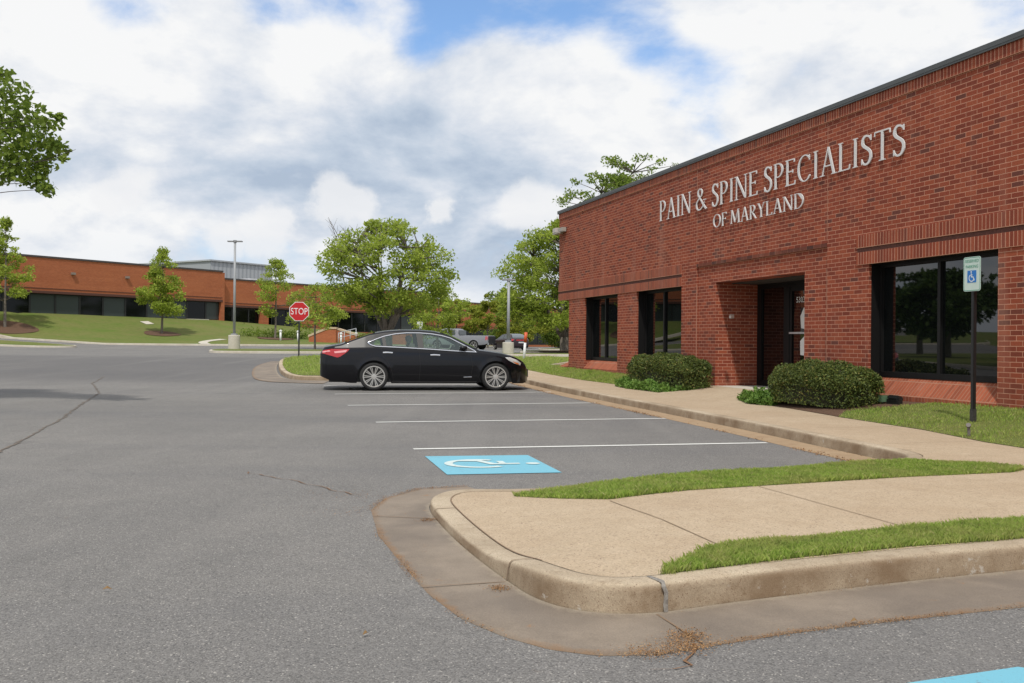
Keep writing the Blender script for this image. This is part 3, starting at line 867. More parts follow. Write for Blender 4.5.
# ------------------------------------------------------------------ main building
M_br = brick('red_brick')
M_frame = mat('dark_bronze_frame', (.0075, .007, .007), .55, 0, .25)
M_glass = mat('dark_window_glass', (.004, .005, .005), .015, 0, 1.0)
M_cap = noisy('grey_metal_coping', (.065, .07, .07), (.085, .09, .09), 3, .5, .05, .002, metallic=.0)
M_course_shade = noisy('painted_shade_course', (.075, .03, .022), (.13, .05, .035), 20, .9)  # shade in the set-back course, put into its colour
M_roof = noisy('roof_membrane', (.25, .25, .25), (.3, .3, .3), 2)
M_white = mat('off_white_paint', (.72, .71, .68), .55)

bld = empty('office_building', BORG, BROT, 'single-storey red brick office building with white lettering and dark glass', 'building')
ZW0, ZW1, ZC = -.3, 4.89, 5.06
ZR = 5.06; HB = 2.42; TE = -8.0; TF = 27.95; DEP = 18.0


def bx_(*a, name='wall', m=None, par=None, bev=0):
    return MB().box(*a).build(name, m or M_br, par or bld, False, bev)


# wall pieces: above the openings, then piers between them. local y = 0 is the face, negative is inward
PD = .40
# panel round the entrance set back a little
T_EL, T_ER = 18.88, 14.16; T_OL, T_OR = 18.09, 14.86; EP = -.03; ZEP = 2.86
wl = MB()
wl.box(TE, T_ER, -PD, 0, 2.82, ZW1)            # right upper
wl.box(T_EL, TF, -PD, 0, 2.82, ZW1)            # left upper
wl.box(T_ER, T_EL, -PD, 0, ZEP, ZW1)           # above the entrance panel
wl.box(T_OR, T_OL, -PD, EP, HB, ZEP)           # lintel of the door recess
wl.box(T_ER, T_OR, -PD, EP, ZW0, ZEP)
wl.box(T_OL, T_EL, -PD, EP, ZW0, ZEP)
wl.box(13.05, T_ER, -PD, 0, ZW0, 2.82)         # right of entrance to the big window
wl.box(TE, 10.38, -PD, 0, ZW0, 2.82)           # right pier
wl.box(T_EL, 19.61, -PD, 0, ZW0, 2.82)
wl.box(22.08, 23.29, -PD, 0, ZW0, 2.82)
wl.box(25.72, 27.03, -PD, 0, ZW0, 2.82)
wl.box(10.38, 13.05, -PD, -.06, ZW0, .40); wl.box(19.61, 22.08, -PD, -.06, ZW0, .42); wl.box(23.29, 25.72, -PD, -.06, ZW0, .42)
# lintels over the windows behind the soldier courses
wl.box(10.38, 13.05, -PD, -.02, HB+.01, 2.82); wl.box(19.61, 22.08, -PD, -.02, HB+.01, 2.82); wl.box(23.29, 25.72, -PD, -.02, HB+.01, 2.82); wl.box(27.03, TF, -PD, -.02, HB+.01, 2.82)
# end wall and returns of the door recess
wl.box(T_OL, T_OL+.3, -1.2, -PD, ZW0, HB+.2); wl.box(T_OR-.3, T_OR, -1.2, -PD, ZW0, HB+.2)
wl.box(TF-.4, TF, -DEP, -PD, 2.82, ZW1); wl.box(TF-1.3, TF-.9, -DEP, -PD, ZW0, 2.82)
wl.build('wall', M_br, bld)
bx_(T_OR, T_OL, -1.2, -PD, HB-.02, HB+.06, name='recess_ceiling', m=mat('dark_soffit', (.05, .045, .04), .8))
bx_(T_OR-.2, T_OL+.2, -1.25, .0, -.1, .287, name='entry_floor', m=M_pale)

# corbel ledge above the entrance panel
bx_(T_ER+.0, T_EL-.0, -.02, .012, ZEP-.066, ZEP-.003, name='brick_ledge', m=brick('ledge_brick', 'run', ZEP-.066, mortar=(.3, .13, .08), a=[(0, (.06, .03, .025)), (.5, (.14, .045, .03)), (1, (.2, .06, .035))]))
# soldier courses: at the parapet and over the window groups
S1 = brick('soldier_low', 'soldier', 2.425, dirt=False); S2 = brick('soldier_high', 'soldier', 2.695, dirt=False); S3 = brick('soldier_parapet', 'soldier', 4.89, dirt=False)
for a, b in ((TE, 13.34), (19.605, TF)):
    e = .001 if b == TF else 0
    bx_(a, b+e, -.10, .020, 2.425, 2.622, name='soldier_course', m=S1)
    bx_(a, b+e, -.10, .003, 2.622, 2.692, name='recessed_course', m=M_course_shade)
    bx_(a, b+e, -.10, .020, 2.692, 2.892, name='soldier_course', m=S2)
bx_(TE, TF+.001, -.3, .024, 4.89, ZR, name='parapet_course', m=S3)
cp = MB(); cp.box(TE, TF+.04, -.42, .055, ZR, ZR+.018); cp.box(TE, TF+.04, .035, .055, ZR-.012, ZR-.0); cp.box(TE, TF+.045, -.42, .060, ZR+.018, ZR+.085)
cp.build('parapet_cap', M_cap, bld)
bx_(TE, TF-.1, -DEP, -.45, 4.6, 4.7, name='roof', m=M_roof)

# control joints
for t in (T_EL+.003, T_ER-.003):
    z0, z1 = (ZW0, 2.42) if t > 10 and t < 20 else (2.90, 4.88)
    bx_(t-.006, t+.006, -.01, .0035, z0 if z0 > 0 else .25, z1, name='control_joint', m=mat('sealant', (.36, .17, .11), .8))
for t in (14.16, 18.88):
    bx_(t-.006, t+.006, -.01, .0035, 2.9, 4.88, name='control_joint', m=mat('sealant', (.36, .17, .11), .8))

# windows
def window(t0, t1, z0, z1, splits, rec=.20):
    fr = MB(); y0, y1 = -rec-.08, -rec
    fw = .055
    fr.box(t0, t1, y0, y1, z0, z0+fw+.03); fr.box(t0, t1, y0, y1, z1-fw, z1)
    fr.box(t0, t0+fw, y0, y1, z0+fw+.03, z1-fw); fr.box(t1-fw, t1, y0, y1, z0+fw+.03, z1-fw)
    for s in splits: fr.box(s-.03, s+.03, y0, y1-.004, z0+fw+.03, z1-fw)
    o = fr.build('window', M_frame, bld)
    xs = [t0+fw]+[v for s in splits for v in (s-.03, s+.03)]+[t1-fw]
    for a, b in zip(xs[::2], xs[1::2]): MB().box(a-.005, b+.005, y0+.02, y0+.03, z0+fw, z1-fw+.01).build('pane', M_glass, o)
    # dark lined reveals
    rv = MB(); rv.box(t0-.0, t0+.012, y0, -.05, z0, z1); rv.box(t1-.012, t1, y0, -.05, z0, z1); rv.box(t0, t1, y0, -.03, z1, z1+.006)
    rv.build('reveal', M_frame, o)
    # sloped brick sill
    sl = MB(); zb = base_z((t0+t1)/2)
    sl.add([(t0, -rec-.02, z0+.002), (t1, -rec-.02, z0+.002), (t1, .02, zb+.06), (t0, .02, zb+.06), (t0, .02, zb-.3), (t1, .02, zb-.3), (t0, -rec-.02, zb-.3), (t1, -rec-.02, zb-.3)],
           [(0, 1, 2, 3), (3, 2, 5, 4), (0, 3, 4, 6), (1, 7, 5, 2)])
    sl.build('sill', M_sill, o)
    return o


M_sill = brick('sill_brick', 'soldier', .0, a=[(0, (.26, .07, .035)), (.5, (.36, .095, .045)), (1, (.42, .12, .06))], mortar=(.40, .19, .12), dirt=False)
window(10.38, 13.05, .66, HB, [12.02-.3])
window(19.61, 22.08, .67, HB, [20.95])
window(23.29, 25.72, .67, HB, [24.65])
# the last bay wraps the corner: sloped brick base outside the corner pier
wd = MB()
wd.add([(27.03, -.2, .67), (27.75, -.2, .50), (28.0, .02, .40), (27.03, .02, .46), (28.0, .02, .1), (27.03, .02, .1), (28.0, -3, .40), (27.2, -3, .67)],
       [(0, 1, 2, 3), (3, 2, 4, 5), (1, 2, 6, 7)])
wd.build('corner_sill', M_sill, bld)
bx_(27.06, 27.09, -DEP+.5, -.4, .6, 2.5, name='corner_glazing', m=M_glass)

# door screen inside the recess
dz0, dz1 = .287, HB-.02
dr = MB(); Y0, Y1 = -1.06, -1.0
dr.box(T_OR, T_OL, Y0, Y1, dz1-.10, dz1); dr.box(T_OL-.16, T_OL, Y0, Y1, dz0, dz1-.10); dr.box(16.88, 17.08, Y0, Y1, dz0, dz1-.10); dr.box(T_OR, T_OR+.16, Y0, Y1, dz0, dz1-.10)
dr.box(17.08, T_OL-.16, Y0, Y1, dz0, dz0+.12); dr.box(15.80, 15.90, Y0, Y1, dz0, dz1-.1); dr.box(T_OR+.16, 15.80, Y0, Y1, dz0, dz0+.12)
door_fr = dr.build('entrance_screen', M_frame, bld)
MB().box(17.07, T_OL-.15, -1.045, -1.035, dz0+.11, dz1-.09).build('pane', M_glass, door_fr)
MB().box(T_OR+.15, 15.81, -1.045, -1.035, dz0+.11, dz1-.09).build('pane', M_glass, door_fr)
d2 = MB(); d2.box(15.90, 15.98, -1.055, -1.01, dz0+.01, dz1-.1); d2.box(16.80, 16.88, -1.055, -1.01, dz0+.01, dz1-.1); d2.box(15.98, 16.80, -1.055, -1.01, dz0+.01, dz0+.22); d2.box(15.98, 16.80, -1.055, -1.01, dz1-.2, dz1-.1)
door = d2.build('door', M_frame, bld)
MB().box(15.97, 16.81, -1.045, -1.035, dz0+.2, dz1-.19).build('pane', M_glass, door)
MB().box(15.95, 16.83, -1.00, -.965, 1.36, 1.395).build('push_bar', mat('brushed_metal', (.6, .6, .6), .35, .8), door)
pz = MB(); pz.prism([(16.50, 1.47), (16.28, 1.44), (16.22, 1.80), (16.30, 1.90), (16.42, 1.86), (16.53, 1.70)], .006, Matrix.Translation((0, -1.032, 0)))
pz.build('notice_paper', M_white, door)
pz = MB(); pz.prism([(16.52, .95), (16.24, .93), (16.24, 1.30), (16.38, 1.32), (16.53, 1.22)], .006, Matrix.Translation((0, -1.032, 0)))
pz.build('notice_paper', M_white, door)
MB().lathe([(.0, 0), (.10, 0), (.10, .004), (.0, .004)], 20, Matrix.Translation((16.35, -1.03, 2.2)) @ Matrix.Rotation(R(-90), 4, 'X')).build('round_decal', mat('decal_grey', (.13, .13, .13), .6), door)


def text_mesh(s, size, name, m, parent, M, extrude=.002, spacing=1.0, xs=1.0):
    cu = bpy.data.curves.new('t', 'FONT'); cu.body = s; cu.size = size; cu.extrude = extrude; cu.align_x = 'CENTER'; cu.align_y = 'CENTER'; cu.space_character = spacing
    ob = bpy.data.objects.new('t', cu); sc.collection.objects.link(ob)
    dg = bpy.context.evaluated_depsgraph_get(); me = bpy.data.meshes.new_from_object(ob.evaluated_get(dg))
    bpy.data.objects.remove(ob); me.transform(M @ Matrix.Diagonal((xs, 1, 1, 1))); me.name = name
    me.materials.clear()
    return link(name, me, m, parent)
# frame in which text x runs to the viewer's right, y up, facing out of the facade
def face(t, out, z): return Matrix(((-1, 0, 0, t), (0, 0, 1, out), (0, 1, 0, z), (0, 0, 0, 1)))
text_mesh('5303-', .155, 'door_number', M_white, door, face(16.50, -1.028, 2.02), .002)

# small wall fixture beside the door, wall lamp at the corner
fx = empty('wall_lamp', (*L2W(17.35, .0), 1.70), BROT, 'small square light fitting on the brick beside the entrance door', 'wall lamp')
MB().box(-.045, .045, -.028, .04, -.045, .045).build('housing', mat('brown_metal', (.16, .11, .09), .5), fx, False, .008)
MB().box(-.035, .035, .04, .046, -.035, .015).build('lens', mat('frosted_lens', (.32, .28, .26), .3), fx)
fx2 = empty('wall_lamp', (*L2W(27.55, .02), 4.52), BROT, 'grey box security light high on the brick corner below the parapet', 'wall lamp')
MB().box(-.30, .12, .0, .14, -.07, .07).build('housing', mat('grey_fixture', (.35, .32, .28), .5), fx2, False, .02)
MB().box(-.10, .42, .04, .20, -.10, -.07).build('lamp_arm', mat('grey_fixture', (.35, .32, .28), .5), fx2)
MB().box(.12, .42, .03, .20, -.07, .09).build('lamp_head', mat('pale_fixture', (.5, .45, .42), .5), fx2, False, .02)

# ------------------------------------------------------------------ serif lettering, drawn as distance fields and traced
TK, TN = .043, .018       # half widths of thick and thin strokes (cap height 1)
def bez(p0, p1, p2, p3, w0, w1, n=14):
    out = []
    for i in range(n+1):
        t = i/n; a = (1-t)**3; b = 3*(1-t)**2*t; c = 3*(1-t)*t*t; d = t**3
        out.append((a*p0[0]+b*p1[0]+c*p2[0]+d*p3[0], a*p0[1]+b*p1[1]+c*p2[1]+d*p3[1], w0+(w1-w0)*t))
    return out
def ell(cx, cy, rx, ry, a0, a1, wt, wn, n=40):
    """elliptic stroke: wt half width where it runs upright, wn where it runs level"""
    o = []
    for i in range(n+1):
        a = R(a0+(a1-a0)*i/n); k = abs(math.cos(a))**1.3
        o.append((cx+rx*math.cos(a), cy+ry*math.sin(a), wn+(wt-wn)*k))
    return o
def st(x0, y0, x1, y1, w): return ('p', x0, y0, x1, y1, w)      # flat-ended stroke
def serif(x, y, hw, up=1): return ('p', x-hw, y+up*.017, x+hw, y+up*.017, .017)
def stem(x, w=TK, a=0, b=1): return [st(x, a, x, b, w), serif(x, a, w+.055, 1), serif(x, b, w+.055, -1)]
GL = {
 'P': (.62, stem(.14)+[('c', ell(.27, .72, .24, .262, -90, 90, TK, TN)), st(.14, .982, .27, .982, .018), st(.14, .458, .27, .458, .022)]),
 'A': (.80, [st(.40, 1.02, .13, .0, TN), st(.40, 1.0, .67, .0, TK), st(.22, .34, .56, .34, .022), serif(.12, 0, .10, 1), serif(.68, 0, .12, 1)]),
 'I': (.34, stem(.17)),
 'N': (.86, [st(.14, .0, .14, .97, TN), st(.16, .97, .70, .04, TK), st(.72, .0, .72, 1, TN), serif(.14, 0, .10, 1), serif(.11, 1, .09, -1), serif(.72, 1, .10, -1)]),
 'E': (.60, stem(.14)+[st(.14, .98, .50, .98, .020), st(.14, .02, .53, .02, .020), st(.14, .53, .42, .53, .020), st(.50, .99, .50, .86, .016), st(.53, .0, .55, .16, .016), st(.42, .60, .42, .46, .014)]),
 'F': (.57, stem(.14)+[st(.14, .98, .50, .98, .020), st(.14, .52, .42, .52, .020), st(.50, .99, .50, .85, .016), st(.42, .59, .42, .45, .014)]),
 'L': (.59, stem(.14)+[st(.14, .02, .52, .02, .020), st(.52, .0, .55, .18, .016)]),
 'T': (.68, [st(.34, 0, .34, .98, TK), serif(.34, 0, .12, 1), st(.05, .98, .63, .98, .022), st(.05, .99, .04, .84, .016), st(.63, .99, .64, .84, .016)]),
 'S': (.54, [('c', bez((.44, .82, 0), (.42, .98, 0), (.12, 1.08, 0), (.11, .77, 0), TN, .050)+bez((.11, .77), (.11, .56), (.46, .56), (.45, .27), .050, TK)[1:]+bez((.45, .27), (.44, -.06), (.12, -.06), (.09, .18), .052, TN)[1:]), st(.445, .98, .445, .78, .014), st(.085, .22, .085, .02, .014)]),
 'C': (.76, [('c', ell(.42, .5, .32, .485, 48, 318, TK, TN)), st(.645, .97, .645, .76, .014), st(.62, .13, .68, .22, .016)]),
 'O': (.86, [('c', ell(.43, .5, .335, .480, 0, 360, TK, TN, 56))]),
 'D': (.84, stem(.14)+[('c', ell(.32, .5, .41, .480, -90, 90, TK, TN)), st(.14, .98, .33, .98, .020), st(.14, .02, .33, .02, .020)]),
 'R': (.70, stem(.14)+[('c', ell(.27, .74, .22, .242, -90, 90, TK, TN)), st(.14, .982, .27, .982, .018), st(.14, .498, .27, .498, .022), st(.29, .50, .60, .02, TK), serif(.63, 0, .08, 1)]),
 'Y': (.72, [st(.36, 0, .36, .50, TK), serif(.36, 0, .12, 1), st(.36, .48, .12, .99, TK), st(.37, .48, .61, .99, TN), serif(.11, 1, .11, -1), serif(.62, 1, .10, -1)]),
 'M': (1.0, [st(.13, 0, .19, 1, TN), st(.20, 1, .50, .08, TK), st(.50, .06, .80, 1, TN), st(.80, 1, .87, 0, TK), serif(.13, 0, .10, 1), serif(.87, 0, .12, 1), serif(.17, 1, .09, -1), serif(.82, 1, .09, -1)]),
 '&': (.88, [('c', ell(.36, .79, .145, .185, -50, 250, .045, TN, 30)), ('c', bez((.28, .66), (.40, .50), (.60, .20), (.80, .03), TK*.8, TK)), ('c', bez((.44, .64), (.25, .50), (.08, .42), (.10, .22), TN, TK*.9)+bez((.10, .22), (.13, -.06), (.55, -.06), (.68, .36), TK*.9, TN)[1:]), st(.58, .44, .80, .44, .018), st(.80, .03, .86, .03, .022)]),
}


def glyph_loops(parts, width, n=56):
    x0, x1, y0, y1 = -.10, width+.10, -.12, 1.14
    h = 1.0/n; nx = int((x1-x0)/h)+1; ny = int((y1-y0)/h)+1
    X, Y = np.meshgrid(x0+h*np.arange(nx), y0+h*np.arange(ny), indexing='ij')
    D = np.full(X.shape, 9.0)
    for pt in parts:
        if pt[0] == 'p':
            _, ax, ay, bx, by, wd_ = pt; L = math.hypot(bx-ax, by-ay); ux, uy = (bx-ax)/L, (by-ay)/L
            u = (X-ax)*ux+(Y-ay)*uy; v = -(X-ax)*uy+(Y-ay)*ux
            D = np.minimum(D, np.maximum(np.abs(u-L/2)-L/2, np.abs(v)-wd_))
        else:
            P = pt[1]
            for a, b in zip(P, P[1:]):
                dx, dy = b[0]-a[0], b[1]-a[1]; L2 = dx*dx+dy*dy+1e-12
                t = np.clip(((X-a[0])*dx+(Y-a[1])*dy)/L2, 0, 1)
                D = np.minimum(D, np.hypot(X-a[0]-t*dx, Y-a[1]-t*dy)-(a[2]+(b[2]-a[2])*t))
    D = D+1e-7
    seg = {}
    def pt_(e):
        (i, j), (k, l) = e; a, b = D[i, j], D[k, l]; t = a/(a-b)
        return (x0+h*(i+(k-i)*t), y0+h*(j+(l-j)*t))
    for i in range(nx-1):
        for j in range(ny-1):
            c = ((i, j), (i+1, j), (i+1, j+1), (i, j+1)); s = [D[q] < 0 for q in c]
            if all(s) or not any(s): continue
            ex = []
            for k in range(4):
                a, b = c[k], c[(k+1) % 4]
                if s[k] != s[(k+1) % 4]: ex.append((tuple(sorted((a, b))), s[k]))
            outs = [e for e, f in ex if f]; ins = [e for e, f in ex if not f]
            for a, b in zip(ins, outs if len(outs) == 1 else outs): seg[a] = b
    loops = []
    while seg:
        a, b = seg.popitem(); lp = [a]
        while b in seg: lp.append(b); b = seg.pop(b)
        pts = [pt_(e) for e in lp]
        # drop points that lie on a straight run
        keep = []
        for i, p in enumerate(pts):
            q = keep[-1] if keep else pts[i-1]; r = pts[(i+1) % len(pts)]
            ar = abs((p[0]-q[0])*(r[1]-q[1])-(p[1]-q[1])*(r[0]-q[0]))
            if ar > 2e-5: keep.append(p)
        if len(keep) > 4: loops.append(keep)
    return loops


GCACHE = {}
def letter_mesh(ch, size, depth):
    """mesh in text space: x right, y up, z 0..depth"""
    if ch not in GCACHE: GCACHE[ch] = glyph_loops(GL[ch][1], GL[ch][0])
    loops = GCACHE[ch]
    lv = [[Vector((x*size, y*size, 0)) for x, y in lp] for lp in loops]
    tris = tessellate_polygon(lv); flat = [v for l in lv for v in l]; n = len(flat)
    vs = [(v.x, v.y, depth) for v in flat]+[(v.x, v.y, 0) for v in flat]
    fs = [tuple(t) for t in tris]+[tuple(i+n for i in t)[::-1] for t in tris]
    b = 0
    for l in lv:
        k = len(l)
        for i in range(k): fs.append((b+i, b+(i+1) % k, n+b+(i+1) % k, n+b+i))
        b += k
    return vs, fs


M_letter = mat('letter_paint', (.66, .645, .63), .5, 0, .4)
sg = empty('wall_sign', (*L2W(16.5, .01), 3.5), BROT, 'two lines of raised off-white serif capitals spread across the upper brick wall', 'sign')
def text_line(txt, t_left, t_right, zb, cap, depth=.018):
    wtot = sum((GL[c][0] if c != ' ' else .26)+.022 for c in txt)*cap; k = (t_left-t_right)/wtot; u = 0
    for c in txt:
        wd_ = ((GL[c][0] if c != ' ' else .26)+.022)*cap*k
        if c != ' ':
            vs, fs = letter_mesh(c, 1.0, depth)
            m = MB(); m.add([(-(x*cap*k+u)+t_left-16.5, z+.012, y*cap+zb-3.5) for x, y, z in vs], fs)
            m.build('letter', M_letter, sg)
        u += wd_
text_line('PAIN & SPINE SPECIALISTS', 20.74, 12.14, 3.99, .465)
text_line('OF MARYLAND', 18.12, 14.78, 3.545, .27)

# ------------------------------------------------------------------ leaves
ML_bright = leaf_mat('bright_green_leaves', [(0, (.24, .32, .045)), (.5, (.40, .50, .07)), (1, (.56, .64, .12))], .6)
ML_mid = leaf_mat('mid_green_leaves', [(0, (.12, .19, .028)), (.5, (.22, .31, .045)), (1, (.34, .43, .08))], .58)
ML_deep = leaf_mat('deep_green_leaves', [(0, (.05, .10, .02)), (.5, (.085, .15, .03)), (1, (.14, .21, .045))], .42)
ML_yell = leaf_mat('yellow_green_leaves', [(0, (.22, .27, .03)), (.5, (.36, .41, .05)), (1, (.48, .48, .09))], .58)
ML_yew = leaf_mat('yew_leaves', [(0, (.055, .080, .018)), (.6, (.11, .150, .032)), (.9, (.19, .215, .046)), (1, (.25, .19, .06))], .2)
ML_cover = leaf_mat('ground_cover_leaves', [(0, (.10, .20, .03)), (.6, (.17, .30, .05)), (1, (.27, .40, .10))], .35)
M_bark = noisy('grey_bark', (.12, .10, .085), (.21, .18, .15), 14, .95, .8, .02)
M_barkd = noisy('dark_bark', (.06, .05, .042), (.11, .09, .075), 14, .95, .8, .02)


def make_tree(name, x, y, h, label, crown_w, crown_z0, prof, nclump, leaves, lsize, lm, seed, tr=.12, bark=None, cr=None, forks=1, group='trees around the lots', bare=0, zb=None, cshape=1.0, droop=0.0):
    """prof: list of (fraction of crown height, relative radius)"""
    rg = np.random.default_rng(seed); rr = random.Random(seed)
    z0 = G(x, y) if zb is None else zb
    root = empty(name, (x, y, z0), 0, label, 'tree', group)
    ch = h-crown_z0; cl = []
    cr = cr or crown_w*.125
    for i in range(nclump):
        f = rr.random()**.9; f = .03+.94*f
        rad = interp(f, [p[0] for p in prof], [p[1] for p in prof])*crown_w/2
        a = rr.uniform(0, 2*math.pi)+i*2.4; q = math.sqrt(rr.uniform(.08, 1.0)); q = q if f < .85 else q*.8
        r_ = cr*rr.uniform(.6, 1.25)*(1-.35*f)
        q = max(0, q*rad-r_*.45)
        cl.append((q*math.cos(a), q*math.sin(a), crown_z0+f*ch-r_*.3, r_))
    tot = sum(c[3]**2.2 for c in cl); Cs = []
    for cx, cy, cz, r_ in cl:
        k = int(leaves*(r_**2.2)/tot)
        d = rg.normal(size=(k, 3)); d /= np.linalg.norm(d, axis=1)[:, None]
        rad = r_*rg.uniform(.25, 1.0, k)**.55
        P = d*rad[:, None]*np.array([1.15, 1.15, .72])*(1+.35*rg.normal(size=(k, 1))*.5)
        P[:, 2] -= droop*np.hypot(P[:, 0], P[:, 1])
        Cs.append(P+np.array([cx, cy, cz]))
    C = np.concatenate(Cs)
    quads_mesh('crown', leaf_quads(C, lsize, rg), 4, lm, root)
    mb = MB(); top = crown_z0+ch*.8
    stems = []
    if forks == 1:
        pts = [(0, 0, -.2), (0, 0, 0.0), (rr.uniform(-.03, .03)*h*.3, rr.uniform(-.03, .03)*h*.3, crown_z0), (rr.uniform(-.05, .05)*crown_w, rr.uniform(-.05, .05)*crown_w, (crown_z0+top)/2), (0, 0, top)]
        mb.tube(pts, [tr*1.35, tr*1.15, tr*.85, tr*.5, tr*.12], 8); stems = [pts[2:]]
    else:
        mb.tube([(0, 0, -.2), (0, 0, 0), (0, 0, crown_z0*.55)], [tr*1.4, tr*1.15, tr*1.0], 9)
        for i in range(forks):
            a = 2*math.pi*i/forks+rr.uniform(-.4, .4); s = crown_w*.22*rr.uniform(.5, 1.1)
            pts = [(0, 0, crown_z0*.45), (math.cos(a)*s*.35, math.sin(a)*s*.35, crown_z0*.95), (math.cos(a)*s*.8, math.sin(a)*s*.8, crown_z0+ch*.35), (math.cos(a)*s, math.sin(a)*s, crown_z0+ch*rr.uniform(.6, .85))]
            mb.tube(pts, [tr*.62, tr*.45, tr*.22, tr*.03], 7); stems.append(pts[1:])
    for cx, cy, cz, r_ in cl:
        best = None
        for sp in stems:
            for a, b in zip(sp, sp[1:]):
                for t in (0, .33, .66, 1):
                    p = [a[k]+(b[k]-a[k])*t for k in range(3)]
                    d = math.dist(p, (cx, cy, cz))+ (3 if p[2] > cz-.1*r_ else 0)
                    if best is None or d < best[0]: best = (d, p)
        p = best[1]; mid = [(p[0]*.5+cx*.5), (p[1]*.5+cy*.5), p[2]*.4+cz*.6-.1*r_]
        mb.tube([p, mid, (cx, cy, cz)], [min(.05, tr*.22), min(.035, tr*.15), .012], 5)
        for k in range(3):
            e = (cx+rr.uniform(-1, 1)*r_*.9, cy+rr.uniform(-1, 1)*r_*.9, cz+rr.uniform(-.3, .8)*r_)
            mb.tube([(cx, cy, cz), e], [.012, .004], 4, False)
    for i in range(bare):     # leafless twigs sticking out of one side
        bz = crown_z0+ch*rr.uniform(.45, .8); bx0 = -crown_w*rr.uniform(.20, .36)
        e = (bx0-rr.uniform(.1, .5), rr.uniform(-.6, .6), bz+rr.uniform(.5, 1.3))
        mb.tube([(bx0*.3, 0, bz-1.0), (bx0, e[1]*.6, bz), e], [.035, .022, .008], 4, False)
        for k in range(4):
            q = [bx0+(e[0]-bx0)*k/4, e[1], bz+(e[2]-bz)*k/4]
            mb.tube([q, (q[0]+rr.uniform(-.5, .3), q[1]+rr.uniform(-.3, .3), q[2]+rr.uniform(.2, .6))], [.012, .005], 3, False)
    mb.build('trunk', bark or M_bark, root, True)
    return root


ROUND = [(0, .55), (.25, .95), (.5, 1.0), (.75, .8), (1, .25)]
CONE = [(0, .75), (.2, 1.0), (.5, .8), (.8, .42), (1, .08)]
VASE = [(0, .35), (.2, .78), (.45, 1.0), (.7, .9), (.9, .55), (1, .3)]
make_tree('broad_tree', -6.7, 52.0, 7.3, 'wide bright green tree with forked trunk rising behind the black sedan', 7.6, 2.25, VASE, 170, 19500, .165, ML_bright, 11, .27, M_bark, .62, 6, bare=12)
make_tree('broad_tree', 3.35, 62.0, 8.7, 'dense green tree with grey trunk beside the far corner of the office', 9.4, 1.9, [(0, .6), (.2, .95), (.5, 1.0), (.75, .75), (1, .2)], 190, 30000, .19, ML_bright, 31, .28, M_bark, .75, 4)
make_tree('young_tree', -29.8, 82.5, 7.6, 'slim young tree with pointed crown in the mulch ring before the left brick facade', 4.4, 2.0, CONE, 70, 7500, .20, ML_bright, 13, .10, M_bark)
make_tree('young_tree', -40.0, 76.5, 8.9, 'open young tree at the left edge above the lawn kerb', 4.4, 2.2, CONE, 60, 5500, .20, ML_bright, 14, .11, M_bark)
make_tree('young_tree', -21.0, 86.0, 7.4, 'thin-leaved young tree left of the stop sign, before the recessed entrance', 4.3, 2.3, [(0, .6), (.3, 1.0), (.6, .85), (.85, .6), (1, .2)], 60, 4600, .18, ML_bright, 15, .09, M_bark)
make_tree('young_tree', -13.4, 66.0, 4.55, 'loose yellow-green small tree just above and right of the stop sign', 4.4, 1.5, ROUND, 46, 3800, .17, ML_bright, 16, .07, M_bark)
make_tree('young_tree', -4.9, 64.0, 4.6, 'low bushy tree right of the wide forked tree, above the sedan roof', 4.4, 1.2, ROUND, 50, 5600, .17, ML_bright, 17, .08, M_bark)
make_tree('young_tree', -2.6, 104.0, 6.3, 'narrow yellow-green tree behind the grey pickup cab', 4.0, 1.8, CONE, 20, 4600, .26, ML_yell, 18, .09, M_bark)
make_tree('young_tree', -6.2, 108.0, 5.6, 'pale yellow tree in front of the far orange brick wall', 6.0, 1.4, ROUND, 22, 5000, .28, ML_yell, 19, .09, M_bark)
make_tree('young_tree', 0.9, 106.0, 5.6, 'low yellow-green tree behind the right-hand lamp post', 6.0, 1.0, ROUND, 24, 6000, .28, ML_yell, 20, .10, M_bark)
make_tree('tall_tree', 7.9, 64.0, 13.7, 'tall sparse tree whose top shows over the parapet of the office', 8.0, 5.0, [(0, .7), (.4, 1), (.7, .95), (1, .6)], 110, 8500, .20, ML_mid, 21, .2, M_bark, .62)
make_tree('tall_tree', 5.6, 62.0, 11.9, 'thin tree topping the left end of the office parapet', 7.0, 4.0, [(0, .7), (.4, 1), (.7, .95), (1, .6)], 100, 7500, .20, ML_mid, 22, .14, M_bark, .58)
# background belt beyond, to close the view between the big trees
for i, (x, y, h, wd_) in enumerate([(10.5, 92, 9, 9), (-.5, 118, 7.5, 9), (6.0, 122, 7.5, 10)]):
    make_tree('broad_tree', x, y, h, ['dark green tree mostly hidden behind the office corner', 'far low green tree behind the parked pickup', 'far green tree behind the dark parked car'][i], wd_, 1.2, ROUND, 40, 9000, .30, ML_mid, 40+i, .2, M_bark)

# the row across the drive, whose reflections show in the office windows
for i, (x, y, h) in enumerate([(-25, 27.5, 6.8), (-32, 39, 5.2), (-41, 47, 6.0), (-35, 31, 9.0)]):
    if h: make_tree('broad_tree', x, y, h, ['green tree across the drive reflected in the big window, nearest of its row', 'green tree across the drive, second of its row', 'green tree across the drive, third of its row', 'green tree across the drive, farthest of its row'][i], 7.5, 1.8, ROUND, 34, 5000, .38, ML_deep, 60+i, .2, M_bark)

